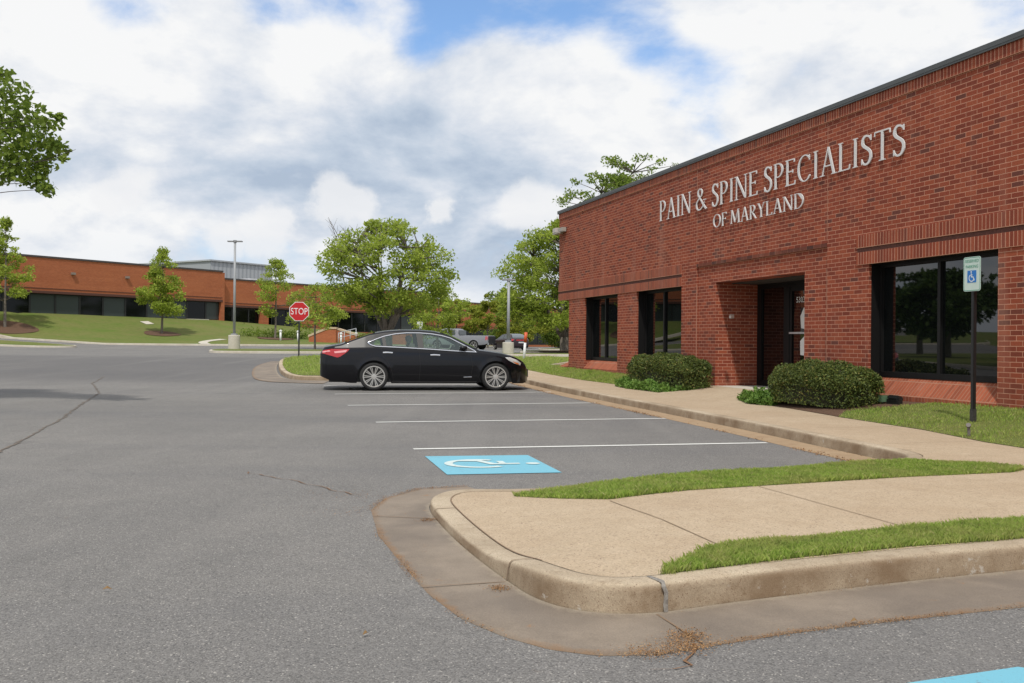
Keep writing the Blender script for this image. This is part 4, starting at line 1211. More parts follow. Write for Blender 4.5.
# near maple whose branches reach in at the upper left
def near_maple():
    rg = np.random.default_rng(5); rr = random.Random(5)
    root = empty('maple_tree', (-10.9, 16.5, 0), 0, 'dark-leaved maple reaching into the upper left corner', 'tree', 'trees around the lots')
    cl = []
    def at(px, py, Y): return ((px-512)/970*Y+10.9, Y-16.5, 1.15+(339-py)/970*Y)
    for px, py, Y, r_ in [(2, 92, 16, .42), (22, 118, 16, .36), (-10, 125, 16.5, .5), (45, 125, 15.6, .22), (10, 140, 16, .42), (38, 142, 15.8, .26), (55, 148, 15.8, .2), (20, 160, 16, .36), (42, 165, 16, .22), (5, 172, 16.2, .34), (28, 178, 16, .24),
                         (-15, 165, 16.5, .45), (45, 190, 15.8, .16), (38, 183, 16, .17), (62, 160, 15.6, .08), (-30, 112, 16.4, .45), (-34, 140, 16.5, .5), (-50, 150, 16.6, .6), (-60, 115, 16.5, .6), (56, 118, 15.7, .10), (-6, 78, 16.4, .15), (2, 74, 16.2, .10)]:
        cl.append((*at(px, py, Y), r_))
    for i in range(60):
        a = rr.uniform(0, 6.28); f = rr.random(); r0 = 2.1*math.sin(math.pi*(.2+.75*f))*math.sqrt(rr.uniform(.2, 1))
        cl.append((math.cos(a)*r0*.8-.45, math.sin(a)*r0, 3.0+f*3.7, rr.uniform(.35, .6)))
    Cs = []
    for k, (cx, cy, cz, r_) in enumerate(cl):
        m = int((300 if k < 24 else 260)*(r_/.4)**1.6)
        d = rg.normal(size=(m, 3)); d /= np.linalg.norm(d, axis=1)[:, None]
        Cs.append(d*(r_*rg.uniform(.1, 1, m)**.6)[:, None]*np.array([1.1, 1.2, .85])+np.array([cx, cy, cz]))
    quads_mesh('crown', leaf_quads(np.concatenate(Cs), .12, rg, .2, 1.35), 4, ML_mid, root)
    mb = MB(); mb.tube([(0, 0, -.2), (0, 0, 1.5), (.1, 0, 3.2), (-.2, .1, 5.4), (0, 0, 7.0)], [.24, .18, .15, .09, .03], 8)
    for k, (cx, cy, cz, r_) in enumerate(cl):
        z = max(1.8, min(6.2, cz-.7)); tt = .016 if k < 24 else .045; mb.tube([(0, 0, z), (cx*.5, cy*.5, (z+cz)/2+.25), (cx*.8, cy*.8, cz*.8+z*.2+.12), (cx, cy, cz)], [tt, tt*.7, tt*.4, .004], 5, False)
        for q in range(3): mb.tube([(cx, cy, cz), (cx+rr.uniform(-1, 1)*r_, cy+rr.uniform(-1, 1)*r_, cz+rr.uniform(-.8, .8)*r_)], [.008, .003], 3, False)
    a, b, c = at(30, 165, 15.9), at(60, 155, 15.7), at(74, 150, 15.6); mb.tube([a, b, c], [.012, .007, .003], 4)
    mb.build('trunk', M_barkd, root, True)
near_maple()

# mulch rings
def ring(x, y, r_, lab):
    pts = [(x+r_*math.cos(a)*(1+.08*math.sin(3*a)), y+r_*math.sin(a)) for a in [i*math.pi/10 for i in range(20)]]
    tag(sheet('mulch_ring', pts, lambda a, b: G(a, b)+.17+.05*(1-min(1, math.hypot(a-x, b-y)/r_)), .6, M_mulch), lab, 'mulch', kind='stuff')
ring(-29.8, 82.5, 1.5, 'dark mulch ring round the slim tree before the brick facade'); ring(-39.4, 76.5, 1.8, 'dark mulch ring round the tree at the left edge')
ring(-21.0, 86.0, 1.6, 'dark mulch ring round the thin-leaved tree'); ring(3.35, 62.0, 2.0, 'dark mulch ring round the dense tree by the office corner')


# ------------------------------------------------------------------ shrubs by the door
def shrub(t, o, z, a, b, h, n, seed, label, ls=.034):
    rg = np.random.default_rng(seed); rr = random.Random(seed)
    root = empty('clipped_shrub', (*L2W(t, o), z), BROT, label, 'shrub', 'clipped evergreen shrubs by the entrance')
    def rad(th, ph):
        return 1+.05*np.sin(5*th+1.3*seed)*np.cos(3*ph)+.035*np.sin(11*th+2*ph)+.03*np.sin(7*ph+3*th)
    th = rg.uniform(0, 2*np.pi, n); u = rg.uniform(-.15, 1, n); ph = np.arcsin(np.clip(u, -1, 1))
    # squarish rounded body: superellipsoid
    def sp(v, e): return np.sign(v)*np.abs(v)**e
    rr_ = rad(th, ph)*rg.uniform(.86, 1.04, n)
    x = a*rr_*sp(np.cos(ph), .8)*sp(np.cos(th), .85); y = b*rr_*sp(np.cos(ph), .8)*sp(np.sin(th), .85); zc = h*.40+h*.60*rr_*sp(np.sin(ph), .72)
    k = u < 0.0; zc = np.where(k, h*.40*rg.uniform(0, 1, n), zc)
    lumps = .05*np.sin(x*4.1+seed)*np.sin(y*5+1)+.03*np.sin(x*9)*np.sin(y*8)
    C = np.stack([x, y, zc+lumps*h*1.2], 1); C[:, 2] = np.maximum(C[:, 2], .02)
    V = leaf_quads(C, ls, rg, .1, 2.2)
    quads_mesh('foliage', V, 4, ML_yew, root)
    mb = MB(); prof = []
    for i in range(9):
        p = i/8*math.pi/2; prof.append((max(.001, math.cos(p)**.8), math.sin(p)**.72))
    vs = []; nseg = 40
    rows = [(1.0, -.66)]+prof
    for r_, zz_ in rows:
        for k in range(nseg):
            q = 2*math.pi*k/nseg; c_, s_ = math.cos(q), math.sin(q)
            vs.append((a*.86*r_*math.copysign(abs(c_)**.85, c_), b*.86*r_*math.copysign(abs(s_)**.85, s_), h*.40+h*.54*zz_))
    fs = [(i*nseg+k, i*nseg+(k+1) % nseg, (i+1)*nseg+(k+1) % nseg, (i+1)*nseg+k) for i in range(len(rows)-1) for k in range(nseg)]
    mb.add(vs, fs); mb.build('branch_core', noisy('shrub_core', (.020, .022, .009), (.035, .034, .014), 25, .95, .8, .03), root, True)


shrub(13.42, .58, .20, 1.26, .46, .66, 30000, 1, 'long rounded evergreen shrub between the door and the big window')
shrub(19.35, .48, .24, 1.72, .40, .66, 30000, 2, 'long rounded evergreen shrub below the double window left of the door', .038)


def cover(pts, n, h, seed, label):
    rg = np.random.default_rng(seed); xs = [p[0] for p in pts]; ys = [p[1] for p in pts]
    px = rg.uniform(min(xs), max(xs), n*4); py = rg.uniform(min(ys), max(ys), n*4); k = in_poly(px, py, pts); px = px[k][:n]; py = py[k][:n]
    z = np.array([bank_z(a, b) for a, b in zip(px, py)])+rg.uniform(0.01, h, len(px))*(.7+.4*np.sin(px*9)*np.sin(py*7))
    V = leaf_quads(np.stack([px, py, z], 1), .06, rg, .1, 2.0)
    tag(quads_mesh('ground_cover', V, 4, ML_cover), label, 'ground cover', kind='stuff')
cover([L2W(17.75, .6), L2W(18.2, 1.05), L2W(20.0, 1.08), L2W(21.2, .95), L2W(21.3, .5), L2W(19, .5), L2W(18, .3), L2W(17.75, .3)], 7500, .24, 7, 'bright green leafy ground cover in front of the left shrub')
cover([L2W(14.5, .45), L2W(15.35, .45), L2W(15.4, .98), L2W(14.7, 1.12), L2W(14.2, 1.0)], 3600, .22, 8, 'bright green leafy patch between the walk and the right shrub')

fl = empty('ground_floodlight', (*L2W(12.0, .32), .33), BROT, 'small black floodlight on the grass below the big window', 'floodlight')
MB().box(-.12, .12, -.06, .06, .02, .09, Matrix.Rotation(R(14), 4, 'X')).build('housing', mat('black_plastic', (.015, .015, .015), .4), fx if False else fl, False, .02)
MB().box(-.14, .14, -.03, .03, -.1, .04).build('bracket', mat('black_plastic', (.015, .015, .015), .4), fl)
MB().box(.17, .30, -.05, .08, -.02, .08).build('junction_box', mat('green_plastic', (.09, .16, .09), .5), fl, False, .01)
stub = MB(); stub.tube([(*L2W(8.95, 1.70), .12), (*L2W(8.94, 1.72), .26)], .018, 8); stub.tube([(*L2W(8.94, 1.72), .26), (*L2W(8.92, 1.74), .275)], .026, 8)
tag(stub.build('pipe_stub', mat('weathered_pipe', (.16, .14, .13), .7)), 'short grey pipe stub at the edge of the lawn beside the walk', 'pipe')

# ------------------------------------------------------------------ parking sign
M_blackm = mat('black_painted_metal', (.012, .012, .013), .4, 0, .5)
ps = empty('parking_sign', (*L2W(9.68, 1.0), .17), BROT, 'pale reserved parking sign with blue wheelchair square on a black post', 'sign')
MB().box(-.023, .023, -.023, .023, -.3, 2.0).build('post', M_blackm, ps, False, .004)
MB().box(-.027, .027, -.027, .027, -.05, .22).build('post_sleeve', noisy('scuffed_black', (.02, .02, .021), (.06, .055, .05), 30, .6), ps)
def rrect(w_, h_, r_, n=6):
    out = []
    for cx, cy, a0 in ((w_/2-r_, h_/2-r_, 0), (-w_/2+r_, h_/2-r_, 90), (-w_/2+r_, -h_/2+r_, 180), (w_/2-r_, -h_/2+r_, 270)):
        for i in range(n+1): a = R(a0+90*i/n); out.append((cx+r_*math.cos(a), cy+r_*math.sin(a)))
    return out
SZ = 1.82
M_sw = noisy('reflective_sign_white', (.50, .62, .56), (.58, .68, .62), 6, .45, .03, .001); M_sgreen = mat('sign_green', (.05, .28, .17), .5); M_sblue = mat('sign_blue', (.02, .17, .50), .5)
def T3(z, y): return Matrix.Translation((0, y, z))
MB().prism(rrect(.28, .415, .03), .004, T3(SZ+.03, .030)).build('sign_plate', M_sw, ps)
bd = MB(); o1 = rrect(.267, .402, .026); o2 = rrect(.254, .389, .020); n_ = len(o1)
bd.add([(x, .0348, z+SZ+.03) for x, z in o1]+[(x, .0348, z+SZ+.03) for x, z in o2], [(i, (i+1) % n_, n_+(i+1) % n_, n_+i) for i in range(n_)]); bd.build('border', M_sgreen, ps)
def sface(z): return Matrix(((-1, 0, 0, 0), (0, 0, 1, .0352), (0, 1, 0, z), (0, 0, 0, 1)))
text_mesh('RESERVED', .052, 'sign_text', M_sgreen, ps, sface(SZ+.185), .0005, 1.0, .95)
text_mesh('PARKING', .052, 'sign_text', M_sgreen, ps, sface(SZ+.118), .0005, 1.0, .95)
MB().prism(rrect(.145, .145, .006), .002, T3(SZ+.0, .0345)).build('symbol_panel', M_sblue, ps)
def upright_symbol(S, cz, y):
    m = MB()
    def rib(P, wd_, dy):
        a = offset_line(P, wd_/2); b = offset_line(P, -wd_/2); n = len(P)
        m.add([(-x*S, y+dy, cz+z*S) for x, z in a]+[(-x*S, y+dy, cz+z*S) for x, z in b], [(i, i+1, n+i+1, n+i) for i in range(n-1)])
    rib([(.0-.02+.27*math.cos(t), -.12+.27*math.sin(t)) for t in [R(115)+i*R(240)/20 for i in range(21)]], .07, 0)
    rib([(-.05, .27), (-.05, -.03), (.17, -.05), (.24, -.30), (.33, -.28)], .07, .0006)
    rib([(-.05, .12), (.12, .12)], .05, .0010)
    m.add([(-(-.06+.07*math.cos(t))*S, y+.0004, cz+(.37+.07*math.sin(t))*S) for t in [i*math.pi/8 for i in range(16)]], [tuple(range(16))])
    return m
upright_symbol(.15, SZ+.0, .0370).build('wheelchair_symbol', mat('sign_white', (.7, .75, .75), .5), ps)

# ------------------------------------------------------------------ stop sign
stp = empty('stop_sign', (-8.50, 38.7, G(-8.5, 38.7)+.12), R(9), 'red octagonal stop sign on a dark post in the grass island', 'sign')
MB().box(-.03, .03, -.02, .02, -.2, 1.95).build('post', mat('dark_post', (.02, .02, .02), .5), stp)
M_red = mat('sign_red', (.50, .012, .016), .4); M_wsign = mat('sign_white2', (.78, .78, .78), .4)
def octo(r_): return [(r_*math.cos(R(22.5+45*i)), r_*math.sin(R(22.5+45*i))) for i in range(8)]
z_ = 1.83
MB().prism(octo(.412), .006, Matrix.Translation((0, -.030, z_))).build('sign_plate', M_wsign, stp)
MB().prism(octo(.388), .003, Matrix.Translation((0, -.0335, z_))).build('red_field', M_red, stp)
text_mesh('STOP', .37, 'sign_text', M_wsign, stp, Matrix(((1, 0, 0, 0), (0, 0, -1, -.036), (0, 1, 0, z_-.005), (0, 0, 0, 1))), .001, 1.02, .74)

# marker stake, lamp posts, far signs
mk = empty('marker_stake', (.47, 38.6, G(.47, 38.6)+.1), 0, 'white stake with an orange upper sleeve leaning in front of the sedan', 'stake')
MB().tube([(0, 0, -.1), (.055, 0, .72)], [.05, .05], 10).build('stake', mat('white_plastic', (.75, .75, .75), .4), mk, True)
MB().tube([(.055, 0, .70), (.085, 0, 1.10)], [.062, .062], 10).build('sleeve', mat('orange_sleeve', (.62, .10, .03), .5), mk, True)


def lamp_post(x, y, h, label, bh=.9, br=.36, arm=.46, rz=0):
    z = G(x, y)+.1; r0 = empty('lamp_post', (x, y, z), rz, label, 'lamp post', 'lamp posts of the parking lot')
    MB().lathe([(0, -.2), (br, -.2), (br, bh-.03), (br-.03, bh), (0, bh)], 24).build('concrete_base', M_pale, r0, False)
    MB().box(-.17, .17, -.17, .17, bh, bh+.10).build('base_cover', mat('grey_paint', (.30, .31, .32), .5), r0, False, .01)
    MB().tube([(0, 0, bh+.1), (.0, 0, h-.05)], [.085, .07], 8).build('pole', mat('grey_pole', (.33, .34, .35), .5), r0, True)
    for s in (-1, 1):
        m = MB(); m.box(min(s*.05, s*arm), max(s*.05, s*arm), -.13, .13, h-.08, h-.01); m.build('lamp_head', mat('grey_head', (.26, .26, .27), .5), r0, False, .01)
    MB().box(-.09, .09, -.09, .09, h-.12, h+.03).build('pole_cap', mat('grey_head', (.26, .26, .27), .5), r0)
    return r0
lamp_post(-17.5, 61.1, 6.85, 'tall grey lamp post on a round concrete base left of the stop sign')
lamp_post(-.2, 51.0, 3.95, 'slim grey lamp post on a concrete base between the pickup and the marker stake', .62, .30, .36)
sn = empty('back_of_sign', (-5.98, 62.8, G(-5.98, 62.8)), R(6), 'small white sign on a thin post seen over the sedan roof', 'sign')
MB().box(-.03, .03, -.02, .02, -.1, 1.7).build('post', mat('grey_pole', (.33, .34, .35), .5), sn)
MB().prism(rrect(.36, .44, .05), .01, Matrix.Translation((0, -.03, 1.75))).build('sign_plate', mat('pale_sign', (.62, .64, .64), .5), sn)

# ------------------------------------------------------------------ far brick building on the left
EX, EY = .549, .836; AX, AY = -42.2, 80.0
def far_brick():
    m = mat('far_orange_brick', (.40, .13, .055), .9, 0, .2); n, p = nm(m)
    tc = n.node('ShaderNodeTexCoord'); g = tc.outputs['Object']
    s = n.node('ShaderNodeSeparateXYZ'); n.l.new(g, s.inputs[0]); cb = n.node('ShaderNodeCombineXYZ'); n.l.new(s.outputs[0], cb.inputs[0]); n.l.new(s.outputs[2], cb.inputs[1])
    bt = n.node('ShaderNodeTexBrick'); n.l.new(cb.outputs[0], bt.inputs['Vector']); bt.inputs['Scale'].default_value = 1
    bt.inputs['Brick Width'].default_value = .2033; bt.inputs['Row Height'].default_value = .0678; bt.inputs['Mortar Size'].default_value = .006
    bt.inputs['Color1'].default_value = (.34, .098, .042, 1); bt.inputs['Color2'].default_value = (.44, .135, .056, 1); bt.inputs['Mortar'].default_value = (.46, .22, .13, 1)
    st_ = n.node('ShaderNodeMapping'); st_.inputs['Scale'].default_value = (.15, 1, 2.2); n.l.new(g, st_.inputs['Vector'])
    c = n.mix(n.mr(n.noise(st_.outputs[0], 1.2, 5, .6), .35, .7, 0, .5), bt.outputs['Color'], (.30, .088, .040))
    c = n.mix(n.mr(n.noise(g, .35, 3), .45, .7, 0, .35), c, (.46, .16, .07))
    n.l.new(c, p.inputs['Base Color']); return m
M_fb = far_brick()
FROT = math.atan2(EY, EX)    # local x along the facade, local y = away from the viewer
fb = empty('far_brick_building', (AX, AY, 3.0), FROT, 'long low orange brick building with a dark ribbon of windows on the lawn bank', 'building')
def fbx(a, b, y0, y1, z0, z1, name, m, par=None, bev=0): return MB().box(a, b, y0, y1, z0-3.0, z1-3.0).build(name, m, par or fb, False, bev)
M_fcap = mat('far_coping', (.06, .05, .048), .6); M_fdark = mat('far_dark_brick', (.10, .04, .028), .9)
M_fglass = mat('far_dark_glass', (.005, .006, .006), .08, 0, .22); M_fglass2 = mat('far_grey_glass', (.05, .062, .060), .3, 0, .3)
M_fframe = mat('far_frame', (.012, .012, .012), .5)
secs_ = [(-13.6, 22.9, 8.05, 5.0, 3.15, 0.0), (22.9, 58, 7.38, 4.55, 2.2, .6), (58, 110, 6.6, 2.9, .75, 1.2)]
for (a, b, zr, zt, zs, rec) in secs_:
    fbx(a, b, rec, rec+22, zt, zr, 'wall', M_fb)
    fbx(a, b, rec-.05, rec+.3, zt, zt+.22, 'soldier_course', M_fdark); fbx(a, b, rec-.03, rec+.3, zt+.40, zt+.46, 'soldier_course', M_fdark)
    fbx(a, b+.05, rec-.06, rec+22.1, zr, zr+.16, 'parapet_cap', M_fcap)
    fbx(a, b, rec+.0, rec+.5, -1.0, zs, 'plinth', M_fb); fbx(a, b, rec+.9, rec+21, zs-2.5, zt, 'inner_wall', M_fframe)
rnd = random.Random(3)
def fwin(a, b, y, z0, z1, light=False):
    f = MB(); f.box(a, b, y, y+.1, z0-3, z0-2.92); f.box(a, b, y, y+.1, z1-3.1, z1-3); f.box(a, a+.09, y, y+.1, z0-2.92, z1-3.1); f.box(b-.09, b, y, y+.1, z0-2.92, z1-3.1)
    o = f.build('window', M_fframe, fb); MB().box(a+.085, b-.085, y+.04, y+.05, z0-2.93, z1-3.09).build('pane', M_fglass2 if light else M_fglass, o)
t = -13.4; k = 2
while t < 22.5:
    wd_ = 2.3; fwin(t, min(t+wd_, 22.8), .35, 3.15, 5.0, k in (5, 6, 12, 14, 15, 17) or rnd.random() < .12); t += wd_; k += 1
for a, b in ((23.0, 25.0), (25.0, 27.2), (27.2, 28.6), (30.4, 32.6), (32.6, 34.8), (38.6, 40.9), (40.9, 43.2), (43.2, 45.5), (45.5, 47.8), (47.8, 50.1), (50.1, 52.4), (52.4, 54.7), (54.7, 57)):
    fwin(a, b, .95, 2.2, 4.55, rnd.random() < .15)
t = 58.2
while t < 108: fwin(t, t+2.6, 1.55, .75, 2.9, rnd.random() < .25); t += 2.6
fbx(28.6, 29.6, .5, 1.6, -1, 4.6, 'brick_pier', M_fb); fbx(34.9, 38.5, .5, 1.8, -1, 4.6, 'brick_pier', M_fb)
fbx(22.75, 23.15, -.02, 1.2, -1, 8.0, 'brick_pier', M_fb)
for s_ in (-.5, 6.2, 11.6):
    fbx(s_, s_+.35, -.22, 0, 6.75, 6.95, 'wall_light', mat('far_light', (.25, .2, .17), .5))
fbx(12.8, 13.05, -.12, .0, 5.55, 5.95, 'louvre', M_fframe); fbx(42.2, 42.5, .4, .6, 5.6, 5.8, 'louvre', M_fframe); fbx(38.9, 39.2, .35, .6, 5.95, 6.15, 'wall_light', M_wsign)
fbx(18.5, 20.5, -.7, 0, 2.0, 3.1, 'planter', M_fb); fbx(18.4, 20.6, -.75, .0, 3.1, 3.18, 'planter_cap', M_pale)
for a in (24.5, 31.0, 44.0): fbx(a, a+1.9, 5, 7, 7.3, 8.05, 'skylight', mat('skylight_white', (.7, .7, .72), .4))

# ribbed metal warehouse rising behind it
def ribbed():
    m = mat('ribbed_grey_metal', (.30, .32, .34), .5, 0, .4); n, p = nm(m)
    g = n.node('ShaderNodeTexCoord').outputs['Object']; s = n.node('ShaderNodeSeparateXYZ'); n.l.new(g, s.inputs[0])
    wv = n.m('PINGPONG', s.outputs[0], .35); r_ = n.mr(wv, .05, .22)
    c = n.mix(r_, (.33, .35, .37), (.42, .44, .46)); n.l.new(c, p.inputs['Base Color']); bump(n, p, r_, .6, .05); return m
wh = empty('metal_warehouse', (-40.5, 130, 0), FROT, 'pale grey ribbed metal warehouse rising behind the brick building', 'building')
MB().box(0, 11, 0, 34, 0, 11.7).build('wall', ribbed(), wh)
MB().box(-.2, 11.2, -.2, 34.2, 11.7, 11.9).build('roof_edge', mat('pale_metal_trim', (.40, .42, .44), .5), wh)

# stepped brick garden walls, path lights and rail in front of the far entrance
def garden_wall(x, y, L, z0, zl, zr, label, rz=R(-6)):
    g0 = empty('garden_wall', (x, y, z0), rz, label, 'wall')
    MB().prism([(0, -.6), (L, -.6), (L, zr), (L*.72, zr), (0, zl)], .45).build('brickwork', M_fb, g0)
    MB().prism([(-.06, zl), (0, zl+.002), (L*.72, zr+.002), (L+.06, zr+.002), (L+.06, zr+.16), (L*.70, zr+.16), (-.06, zl+.17)], .55, Matrix.Translation((0, -.05, 0))).build('coping', mat('sandstone_coping', (.52, .40, .27), .85), g0)
garden_wall(-17.6, 84.0, 2.4, G(-17.6, 84), .55, 1.25, 'orange brick garden wall with a sloping pale coping behind the stop sign')
garden_wall(-13.6, 85.5, 2.3, G(-13.6, 85.5), .75, 1.25, 'second brick garden wall, half hidden by the sedan rear window', R(172))
garden_wall(-11.6, 86.0, 2.2, G(-11.6, 86), .65, 1.25, 'brick garden wall under the wide forked tree', R(-6))
pl = None
for i, (px, yy, lab) in enumerate([(280.5, 84, 'leftmost white path light, below the thin-leaved tree'), (298, 84, 'white path light just left of the stop sign'), (318.5, 86, 'white path light just right of the stop sign'), (324, 87, 'white path light above the sloping garden wall'), (341, 82, 'white path light over the boot of the sedan'), (356, 86, 'white path light between the two garden walls')]):
    x = (px-512)/970*yy; g0 = empty('path_light', (x, yy, G(x, yy)+.13), 0, lab, 'path light', 'white path lights before the far entrance')
    MB().tube([(0, 0, -.1), (0, 0, .78)], .09, 8).build('post', mat('white_plastic', (.75, .75, .75), .4), g0, True)
    MB().lathe([(0, .78), (.13, .78), (.13, .88), (.0, .95)], 10).build('cap', mat('white_plastic', (.75, .75, .75), .4), g0)
hr = empty('hand_rail', (-14.5, 81.0, G(-14.5, 81)+.1), R(-5), 'pale metal hand rail by the steps beyond the sedan', 'rail')
h_ = MB()
for k in range(4): h_.tube([(k*.5, 0, -.1), (k*.5, 0, .95+.12*k)], .03, 6)
h_.tube([(0, 0, .95), (1.5, 0, 1.31)], .035, 6); h_.tube([(0, 0, .5), (1.5, 0, .86)], .03, 6); h_.build('rail', mat('pale_metal_trim', (.40, .42, .44), .5), hr, True)
# low planting in front of the far entrance
rg = np.random.default_rng(77); Cs = []
for i in range(36):
    x0 = -24+i*.5; y0 = 88.5-rg.uniform(0, 2)+(x0+24)*.1
    d = rg.normal(size=(110, 3))*np.array([.5, .5, .22]); Cs.append(d+np.array([x0, y0, G(x0, y0)+.45]))
tag(quads_mesh('planting', leaf_quads(np.concatenate(Cs), .2, rg), 4, ML_mid), 'low green planting bed along the far entrance', 'planting', kind='stuff')

# ------------------------------------------------------------------ cars
M_black = mat('black_car_paint', (.003, .003, .005), .30, 0, .22, .40)
M_chrome = mat('chrome', (.72, .72, .74), .12, 1.0)
M_tyre = noisy('tyre_rubber', (.018, .018, .018), (.03, .03, .03), 40, .85, .2, .002)
M_rim = mat('silver_rim', (.62, .60, .56), .3, .75)
M_trim = mat('black_trim', (.01, .01, .01), .5)
M_wshield = mat('dark_car_glass', (.03, .04, .04), .03, 0, .8)
def clear_glass(name, tint):
    m = mat(name, tint, .02); n, p = nm(m)
    t_ = n.node('ShaderNodeBsdfTransparent'); t_.inputs[0].default_value = tint+(1,)
    gl = n.node('ShaderNodeBsdfGlossy'); gl.inputs['Roughness'].default_value = .01; gl.inputs[0].default_value = (.9, 1, .95, 1)
    fr = n.node('ShaderNodeFresnel'); fr.inputs[0].default_value = 1.55
    mx = n.node('ShaderNodeMixShader'); n.l.new(n.m('ADD', n.m('MULTIPLY', fr.outputs[0], 1.3), .05), mx.inputs[0])
    n.l.new(t_.outputs[0], mx.inputs[1]); n.l.new(gl.outputs[0], mx.inputs[2]); n.l.new(mx.outputs[0], n.n['Material Output'].inputs[0]); n.n.remove(p)
    return m
M_cglass = clear_glass('tinted_side_glass', (.72, .84, .76)); M_wclear = clear_glass('windscreen_glass', (.74, .84, .79))
M_tail = mat('tail_light_red', (.45, .008, .012), .15, 0, .7, .6)
M_tailp = mat('tail_light_pink', (.85, .38, .38), .15, 0, .7, .6)
M_head = mat('head_light', (.62, .62, .60), .12, .2, .8, .6)
M_amber = mat('amber_lens', (.60, .16, .03), .2, 0, .7, .5)


class Car:
    """lofted shell. x forward, y left, z up; x = 0 at the rear axle"""
    def __init__(s, top, W, belt, x0, x1, xw, rw, zsill=.17, tumble=.50, arch=.055):
        s.top = top; s.W = W; s.belt = belt; s.x0 = x0; s.x1 = x1; s.xw = xw; s.rw = rw; s.zs = zsill; s.tu = tumble; s.arch = arch
    def ft(s, x): return interp(x, *s.top)
    def fb(s, x): return min(interp(x, *s.belt), s.ft(x)-.015)
    def fw(s, x): return interp(x, *s.W)
    def zb(s, x):
        z = interp(x, [s.x0, s.x0+.25, s.x0+.7, s.x1-.5, s.x1-.15, s.x1], [s.zs+.16, s.zs+.05, s.zs, s.zs, s.zs-.01, s.zs+.04])
        for xw in s.xw:
            r_ = s.rw+s.arch; d = abs(x-xw)
            if d < r_: z = max(z, s.rw+math.sqrt(r_*r_-d*d))
        return min(z, s.fb(x)-.03)
    def y(s, x, z):
        """half width of the skin at height z"""
        b = s.fb(x); w_ = s.fw(x)
        if z <= b:
            t = (z-.55)/.5
            y = w_*(1-.055*t*t) if z > .55 else w_*(1-.10*((.55-z)/.45)**2)
            for xw in s.xw:
                d = math.hypot(x-xw, z-s.rw)
                if d < s.rw+.14: y += .018*(1-max(0, (d-s.rw-.05)/.09))
            return y
        yb = w_*(1-.055*((b-.55)/.5)**2)
        return max(.05, yb-(z-b)*s.tu)
    def shell(s, m, parent, name='body', n=150, holes=None, top_holes=(), nu=5):
        xs = sorted(set([s.x0+(s.x1-s.x0)*i/n for i in range(n+1)]+[xw+d*(s.rw+s.arch-1e-4) for xw in s.xw for d in (-1, 1)]))
        rows = []
        for x in xs:
            zb, b, tp = s.zb(x), s.fb(x), s.ft(x); pts = []
            for i in range(9):
                z = zb+(b-zb)*i/8; pts.append((s.y(x, z), z))
            zt = max(b+.004, tp-.055)
            for i in range(1, nu+1):
                z = b+(zt-b)*i/nu; pts.append((s.y(x, z), z))
            ye = pts[-1][0]; k = min(1, ye/.3)
            pts += [(ye-.018*k, tp-.026), (ye-.055*k, tp-.010), (ye-.14*k, tp+.0), (ye*.5, tp+.012), (0, tp+.018)]
            rows.append([(x, y, z) for y, z in pts])
        k = len(rows[0]); vs = []; fs = []
        for r_ in rows: vs += r_+[(a, -b, c) for a, b, c in r_[-2::-1]]
        kk = 2*k-1
        def inside(x, z, P):
            c = False
            for q in range(len(P)):
                (x1, y1), (x2, y2) = P[q], P[(q+1) % len(P)]
                if (y1 > z) != (y2 > z) and x < (x2-x1)*(z-y1)/(y2-y1)+x1: c = not c
            return c
        for i in range(len(rows)-1):
            for j in range(kk-1):
                q = (i*kk+j, (i+1)*kk+j, (i+1)*kk+j+1, i*kk+j+1); jj = j if j < k-1 else kk-2-j
                cx = sum(vs[a][0] for a in q)/4; cz = sum(vs[a][2] for a in q)/4
                if holes and 8 <= jj < 8+nu+1 and any(inside(cx, cz, P) for P in holes): continue
                if jj >= 8+nu+2 and any(a < cx < b for a, b in top_holes): continue
                fs.append(q)
        fs.append(tuple(range(kk))[::-1]); fs.append(tuple((len(rows)-1)*kk+j for j in range(kk)))
        mb = MB(); mb.add(vs, fs); o = mb.build(name, m, parent, True)
        return o
    def floor(s, parent):
        MB().box(s.x0+.2, s.x1-.25, -s.fw(1)+.16, s.fw(1)-.16, s.zs+.02, .62).build('underbody', M_trim, parent)
        for xw in s.xw: MB().box(xw-s.rw-.09, xw+s.rw+.09, -s.fw(xw)+.27, s.fw(xw)-.27, s.rw-.10, s.rw*2+.12).build('wheel_well', M_trim, parent)
    def patch(s, poly, m, parent, name, off=.006, side=-1, step=.06, smooth=True):
        """panel lying on the side of the shell; poly in x,z"""
        bm = bmesh.new(); f = bm.faces.new([bm.verts.new((x, 0, z)) for x, z in poly]); bmesh.ops.triangulate(bm, faces=[f])
        for ax, lo, hi in ((0, min(p[0] for p in poly), max(p[0] for p in poly)), (2, min(p[1] for p in poly), max(p[1] for p in poly))):
            t = math.ceil(lo/step)*step
            while t < hi:
                c = [0, 0, 0]; c[ax] = t; nn = [0, 0, 0]; nn[ax] = 1
                bmesh.ops.bisect_plane(bm, geom=list(bm.verts)+list(bm.edges)+list(bm.faces), plane_co=c, plane_no=nn, dist=1e-5); t += step
        for v in bm.verts: v.co.y = side*(s.y(v.co.x, v.co.z)+off)
        me = bpy.data.meshes.new(name); bm.to_mesh(me); bm.free(); return link(name, me, m, parent, smooth)
